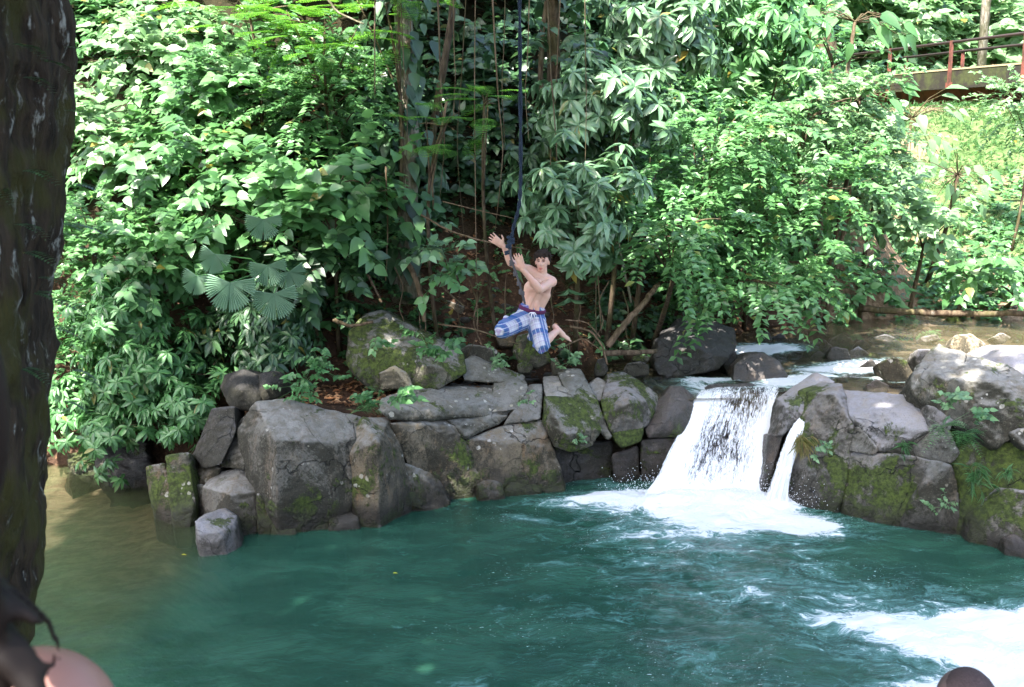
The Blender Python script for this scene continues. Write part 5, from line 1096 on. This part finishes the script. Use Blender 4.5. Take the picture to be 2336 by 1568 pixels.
def paint(c, ax, col, a_=1.0):
    q = (Vv - np.array(c)) @ rotm.T / np.array(ax); m = np.clip(1.6 - 1.2 * (q ** 2).sum(1), 0, 1) * a_; k = m > tint[:, 3]; tint[k, :3] = col; tint[k, 3] = m[k]
paint(hp(0, .088, -.068), (.022, .02, .013), (.42, .12, .10))
for s_ in (-1, 1):
    paint(hp(.030 * s_, .078, .016), (.022, .03, .014), (.30, .16, .12), .6)  # eye sockets: shading painted into the skin tint
    paint(hp(.030 * s_, .078, .007), (.015, .03, .0058), (.035, .022, .018)); paint(hp(.031 * s_, .085, .027), (.022, .03, .0055), (.035, .022, .016))
for s_ in (-1, 1): paint(S(chest + across * (.078 * s_) + fwd * .10 + spine * .03), (.012, .05, .012), (.35, .15, .12))
tq = (Vv - np.array(chest)); tx_ = tq @ np.array(across); ty_ = tq @ np.array(fwd); tz_ = tq @ np.array(spine)
front = sstep(.02, .07, ty_) * sstep(.16, .10, np.abs(tx_)) * sstep(.02, -.03, tz_) * sstep(-.30, -.26, tz_)
al_ = front * (.55 * np.exp(-(tx_ / .010) ** 2) + .30 * np.exp(-((np.abs(tx_) - .07) / .016) ** 2) + .28 * np.exp(-((tz_ + .03 + .5 * np.abs(tx_)) / .016) ** 2) + .12)  # muscle grooves: crease shading painted darker into the skin tint
k_ = al_ > tint[:, 3]; tint[k_, :3] = (.33, .18, .12); tint[k_, 3] = al_[k_]
cattr(me, 'tint', tint); setco(me, Vv - np.array(po)); body = link('body', me, M_SKIN, root, True)
# hair
mb = MB(); mb.ell(hp(.006, -.024, .044), (.082, .090, .086), rotm, 18)
for k in range(150):
    a = random.uniform(0, 6.28); e_ = random.uniform(.1, 1.5); c_ = Vector((math.cos(a) * math.cos(e_), math.sin(a) * math.cos(e_), math.sin(e_)))
    if c_.y > .55 and c_.z < .45: continue
    p_ = Vector(hp(c_.x * .078, -.02 + c_.y * .088, .038 + c_.z * .085)); dd = (hr * (c_.x + random.uniform(-.5, .5)) + hf * (c_.y * .8 + random.uniform(-.4, .4)) + hu * random.uniform(-.8, .3)).normalized()
    mb.cap(p_, p_ + dd * random.uniform(.022, .050), .011, .0045, n=8)
for s_ in (-1, 1): mb.cap(hp(.070 * s_, -.012, .05), hp(.088 * s_, -.012, .002), .024, .012)
for k in range(9): x_ = -.055 + .0135 * k; mb.cap(hp(x_, .052, .095), hp(x_ - .016, .088 - abs(x_) * .25, .052 + .014 * math.sin(k * 2.1)), .014, .005)
me = fuse(mb, .006, 1); Vv = coords(me); rel_ = (Vv - np.array(head)) @ rotm.T
setco(me, Vv - np.array(po)); link('hair', me, M_HAIR, root, True)
# shorts: loose plaid tubes
mb = MB(); wt = waist + (pelv - waist) * .55; mb.cap(wt, pelv, .150, .172, fl, 18)
mb.cap(rhip + (pelv - rhip) * .25, rkn + (rkn - rhip) * .06, .122, .092); mb.cap(lhip + (pelv - lhip) * .25, lkn + (lkn - lhip) * .02, .122, .092)
for a_, b_ in ((rhip, rkn), (lhip, lkn)):
    for k in range(7):
        u = random.uniform(.15, .95); c_ = a_ + (b_ - a_) * u + Vector((random.uniform(-.05, .05), -.055, random.uniform(-.05, .05))); mb.cap(c_, c_ + Vector((random.uniform(-.08, .08), -.01, random.uniform(-.05, .05))), .045, .04)
me = fuse(mb, .0085, 5)
Vv = coords(me); N = normals(me); Vv += N * (.010 * fbm(Vv * [1, 1, 1.8], 14, 6, 2))[:, None]
dR = Vv - np.array(rhip); aR = np.array(rkn - rhip); LR = np.linalg.norm(aR); aR /= LR; dL = Vv - np.array(lhip); aL = np.array(lkn - lhip); LL = np.linalg.norm(aL); aL /= LL
uR = dR @ aR; uL = dL @ aL; rR = np.linalg.norm(dR - uR[:, None] * aR, axis=1); rL = np.linalg.norm(dL - uL[:, None] * aL, axis=1); isL = rL < rR
u = np.where(isL, uL, uR); sdv = np.cross(aL, [0, 1, 0]); sdv /= np.linalg.norm(sdv); sdr = np.cross(aR, [0, 1, 0]); sdr /= np.linalg.norm(sdr)
v = np.where(isL, dL @ sdv, dR @ sdr); me.attributes.new('cloth', 'FLOAT_VECTOR', 'POINT').data.foreach_set('vector', np.stack([u, v, 0 * u], 1).astype(np.float32).ravel())
setco(me, Vv - np.array(po))
t = NT('plaid'); s = t.n('SeparateXYZ', {0: t.attr('cloth').outputs['Vector']})
def band(src, per, ph, a, b):
    f = t.math('FRACT', t.math('ADD', t.math('MULTIPLY', src, 1 / per), ph)); return t.math('MULTIPLY', t.ramp(f, a - .02, a + .02), t.ramp(f, b + .02, b - .02))
col = (.40, .40, .45)
col = t.mix(t.math('MULTIPLY', band(s.outputs[0], .19, .10, .45, .68), .55), col, (.20, .20, .24)); col = t.mix(t.math('MULTIPLY', band(s.outputs[1], .13, .3, .05, .20), .5), col, (.28, .26, .33))
col = t.mix(t.math('MULTIPLY', band(s.outputs[0], .22, .10, .02, .30), .9), col, (.018, .075, .22)); col = t.mix(t.math('MULTIPLY', band(s.outputs[1], .15, .25, .5, .80), .85), col, (.018, .08, .23))
col = t.mix(t.math('MULTIPLY', band(s.outputs[1], .045, .1, .4, .56), .5), col, (.6, .6, .66)); col = t.mix(t.math('MULTIPLY', band(s.outputs[0], .06, .1, .4, .52), .5), col, (.20, .10, .30))
M_PLAID = t.done(t.princ(col, .85, t.bump(t.noise(t.pos(), 40, 3), .3, .01), .2)); shorts = link('shorts', me, M_PLAID, root, True)
t = NT('waistband'); M_WB = t.done(t.princ((.075, .012, .05), .8)); wm = MB(); ax = (waist - pelv).normalized(); top_ = wt + ax * .035
wm.tube([S(top_ - ax * .02 - po), S(top_ - ax * .008 - po), S(top_ + ax * .008 - po), S(top_ + ax * .02 - po)], [.148, .151, .151, .147], 28, (S(across), 1.02, .72)); wm.build('waistband', M_WB, root)
t = NT('cord'); M_CORD = t.done(t.princ((.7, .7, .74), .8)); cm = MB(); k_ = top_ + fwd * .118 - ax * .02 - po
for dx, dz in ((-.045, -.02), (.04, -.025), (-.02, -.07), (.025, -.06)): cm.tube([S(k_), S(k_ + Vector((dx * .6, -.012, dz * .4 + .01))), S(k_ + Vector((dx, -.006, dz)))], [.007, .006, .005], 6)
cm.build('drawstring', M_CORD, root)

# rope swing with knots
t = NT('blue_rope'); g = t.pos(1, 1, 1); wv = t.n('TexWave', {'Vector': t.n('Mapping', {'Vector': g, 'Rotation': (0, .7, 0)}).outputs[0], 'Scale': 22.0, 'Distortion': 1.0}).outputs[1]
M_ROPE = t.done(t.princ(t.mix(wv, (.006, .011, .020), (.022, .040, .072)), .75, t.bump(wv, .8, .01))); t = NT('grey_rope'); M_ROPE2 = t.done(t.princ((.07, .065, .07), .8, t.bump(t.noise(t.pos(), 80, 3), .5, .01)))
YR = 11.78
rt = at(1186, -900, YR); root = empty('swing_rope', at(1190, 770, YR), 'dark blue knotted swing rope hanging down to the jumper', 'rope'); ro = Vector(root.location)
def spline(pts, k=8):
    A = np.array([tuple(p) for p in pts]); m = len(A); tt = np.linspace(0, m - 1, m * k); Q = np.stack([np.interp(tt, np.arange(m), A[:, i]) for i in range(3)], 1)
    for _ in range(10): Q[1:-1] = (Q[:-2] + Q[1:-1] * 2 + Q[2:]) / 4
    return Q
Q = spline([rt, at(1185, -300, YR), at(1185, 0, YR), at(1187, 200, YR), at(1188, 380, YR), at(1187, 440, YR), at(1184, 475, YR), at(1172, 515, YR), at(1166, 548, YR)]); mb = MB()
for ph in (0, 3.14):
    off = np.stack([.010 * np.cos(np.arange(len(Q)) * .55 + ph), .010 * np.sin(np.arange(len(Q)) * .55 + ph), 0 * Q[:, 0]], 1); mb.tube(Q + off - np.array(ro), .0125, 8)
mb.build('rope', M_ROPE, root)
Q = spline([at(1166, 548, YR), at(1163, 580, YR - .12), at(1172, 610, YR - .12), at(1186, 650, YR - .1), at(1197, 692, YR - .05)]); mb = MB(); mb.tube(Q - np.array(ro), .012, 8)
mb.tube(spline([at(1189, 665, YR - .06), at(1196, 678, YR - .06), at(1198, 695, YR - .05)], 5) - np.array(ro), .006, 6); mb.build('tail', M_ROPE2, root)
for px, py, s_, m_ in [(1165, 549, 1.5, M_ROPE), (1160, 562, 1.1, M_ROPE), (1156, 577, .9, M_ROPE), (1168, 601, 1, M_ROPE2), (1176, 625, .9, M_ROPE2), (1184, 648, .9, M_ROPE2), (1190, 668, 1.1, M_ROPE2)]:
    c = at(px, py, YR - .1 if py > 555 else YR) - ro; km = MB()
    for k in range(3):
        th = np.linspace(0, 6.283, 13); rr = .019 * s_; tx = random.uniform(-.7, .7); km.tube([(c.x + rr * math.cos(a), c.y + rr * math.sin(a), c.z + (k - 1) * .012 * s_ + tx * rr * math.cos(a)) for a in th], .0115 * s_, 7)
    km.ell(tuple(c), (.018 * s_,) * 3, n=8); km.build('knot', m_, root)

# bystander at the left: bare shoulder and wind-blown hair, close to the camera
sh = at(-5, 1600, .72); root = empty('person', (sh.x - .15, .62, 3.4), 'bystander at the lower left, bare shoulder and loose dark hair', 'person'); ro = Vector(root.location); mb = MB()
nk = Vector((sh.x - .20, .66, sh.z + .02)); hd = nk + Vector((-.10, -.02, .20)); chs = nk + Vector((-.04, -.02, -.22)); pv = chs + Vector((-.02, 0, -.42)); s2 = nk + Vector((-.30, -.12, -.06)); s1 = sh + Vector((.015, .02, -.035))
mb.cap(pv, chs, .15, .15, ((1, 0, 0), 1, .65), 20); mb.cap(chs, nk - Vector((0, 0, .1)), .15, .11, ((1, 0, 0), 1, .65), 20); mb.cap(nk - Vector((0, 0, .07)), s1, .065, .062, n=24); mb.cap(nk - Vector((0, 0, .07)), s2, .065, .06); mb.cap(nk - Vector((0, 0, .05)), hd, .05, .05)
el = s1 + Vector((.06, -.02, -.30)); wr = el + Vector((-.06, .18, -.14)); mb.cap(s1, el, .062, .045, n=24); mb.cap(el, wr, .043, .027); el2 = s2 + Vector((-.06, -.02, -.29)); wr2 = el2 + Vector((.05, .18, -.12)); mb.cap(s2, el2, .055, .042); mb.cap(el2, wr2, .04, .026)
hand(mb, wr, wr - el, Vector((1, 0, 0)), Vector((0, 0, 1))); hand(mb, wr2, wr2 - el2, Vector((-1, 0, 0)), Vector((0, 0, 1)))
mb.ell(tuple(hd + Vector((0, 0, .02))), (.078, .098, .11), None, 18); mb.ell(tuple(hd + Vector((0, .05, -.05))), (.05, .05, .06)); mb.ell(tuple(hd + Vector((0, .1, -.01))), (.012, .018, .025)); mb.ell(tuple(hd + Vector((0, .085, -.06))), (.022, .012, .01))
for s_ in (-1, 1):
    h0 = pv + Vector((.09 * s_, 0, -.02)); kn = h0 + Vector((.01 * s_, .03, -.38)); ak = Vector((kn.x, kn.y - .02, 3.42)); mb.cap(h0, kn, .085, .055); mb.cap(kn, ak, .053, .035); mb.cap(ak, ak + Vector((.01 * s_, .15, -.02)), .035, .03)
me = fuse(mb, .0075, 6); setco(me, coords(me) - np.array(ro)); cattr(me, 'tint', np.zeros((len(me.vertices), 4))); link('body', me, M_SKIN2, root, True)
mb = MB(); mb.ell(tuple(hd + Vector((0, -.02, .035))), (.088, .105, .11), None, 18)
def strand(pts, r_): 
    Q = spline([at(*p) for p in pts], 7); mb.tube(Q, np.linspace(r_, r_ * .35, len(Q)), 8)
strand([(-160, 1150, .68), (0, 1330, .64), (70, 1380, .64), (112, 1420, .64), (132, 1470, .64), (125, 1520, .64), (85, 1535, .64)], .0045)
strand([(-120, 1230, .66), (-10, 1360, .62), (60, 1400, .62), (100, 1425, .62)], .010)
strand([(-60, 1400, .64), (20, 1475, .62), (60, 1510, .62), (90, 1600, .60), (110, 1700, .60)], .013)
strand([(-60, 1420, .64), (0, 1500, .61), (40, 1530, .61), (70, 1620, .60)], .012)
strand([(60, 1560, .62), (140, 1500, .62), (195, 1440, .63)], .0034)
mb.tube(spline([hd + Vector((.02, .05, .06)), at(-200, 1000, .60), at(-160, 1150, .62), at(-120, 1230, .66)], 6), .02, 8)
strand([(-80, 800, .62), (-40, 900, .62), (-20, 1050, .62), (-60, 1250, .62)], .02)
for k in range(14): strand([(-260 + k * 12, 1000, .60), (-170 + k * 10, 1250, .60), (-120 + k * 9, 1450, .61), (-80 + k * 8, 1640, .62)], .010)
me = fuse(mb, .004, 2); setco(me, coords(me) - np.array(ro)); link('hair', me, M_HAIR2, root, True)

# bystander below at the right: only the top of a close-cropped head shows
hc = at(2200, 1606, 2.2); gz = float(terrain(np.array([hc.x]), np.array([hc.y]))[0]); root = empty('person', (hc.x, hc.y, gz), 'bystander at the lower right, only a close-cropped head showing', 'person'); ro = Vector(root.location); mb = MB()
ht = hc.z - gz; q = lambda x, y, z: Vector((hc.x + x, hc.y + y, hc.z + z))
mb.ell(tuple(q(0, 0, 0)), (.058, .080, .074), None, 20); mb.ell(tuple(q(0, .035, -.06)), (.05, .05, .06)); mb.ell(tuple(q(0, .095, -.03)), (.012, .016, .025))
for s_ in (-1, 1): mb.ell(tuple(q(.072 * s_, 0, -.015)), (.010, .02, .03))
mb.cap(q(0, -.01, -.08), q(0, -.02, -.19), .045, .055); mb.cap(q(0, -.02, -.32), q(0, -.02, -.72), .145, .14, ((1, 0, 0), 1, .62), 18); mb.cap(q(-.16, -.02, -.26), q(.16, -.02, -.26), .055, .055)
fz = max(.5, ht - .05)
for s_ in (-1, 1):
    mb.cap(q(.19 * s_, -.02, -.27), q(.22 * s_, 0, -.55), .05, .04); mb.cap(q(.22 * s_, 0, -.55), q(.20 * s_, .1, -.78), .04, .026); hand(mb, q(.20 * s_, .1, -.78), Vector((0, .2, -.8)), Vector((-s_, 0, 0)), Vector((0, 1, 0)))
    mb.cap(q(.08 * s_, -.02, -.75), q(.10 * s_, .04, -.75 - (fz - .75) * .48), .085, .055); mb.cap(q(.10 * s_, .04, -.75 - (fz - .75) * .48), q(.10 * s_, 0, -fz), .052, .036); mb.cap(q(.10 * s_, 0, -fz), q(.11 * s_, .14, -fz), .035, .03)
me = fuse(mb, .008, 5); setco(me, coords(me) - np.array(ro)); cattr(me, 'tint', np.zeros((len(me.vertices), 4))); link('body', me, M_SKIN3, root, True)
t = NT('cropped_hair'); M_CROP = t.done(t.princ(t.mix(t.noise(t.pos(), 160, 3), (.030, .022, .024), (.075, .058, .062)), .9, t.bump(t.noise(t.pos(), 260, 2), .6, .004), .1)); mb = MB(); mb.ell(tuple(q(.006, -.010, .008) - ro), (.059, .079, .075), None, 24); mb.build('hair', M_CROP, root)

# yellow leaves drifting on the pool
M_YL = NT('yellow_leaf'); M_YL = M_YL.done(M_YL.princ((.6, .5, .03), .6))
for px, py, lb in [(414, 1266, 'tiny yellow leaf floating in the shallows left of the grey block'), (896, 1308, 'tiny yellow leaf floating before the outcrop')]:
    c = on_z(px, py, .02); LV = Leaves(); LV.add(T_OVAL, np.array([[0, 0, 0.]]), np.array([[1, .3, 0.]]), np.array([[0, 0, 1.]]), np.array([.06]), np.array([.03])); o = LV.build('floating_leaf', M_YL); o.location = c; tag(o, lb, 'leaf')
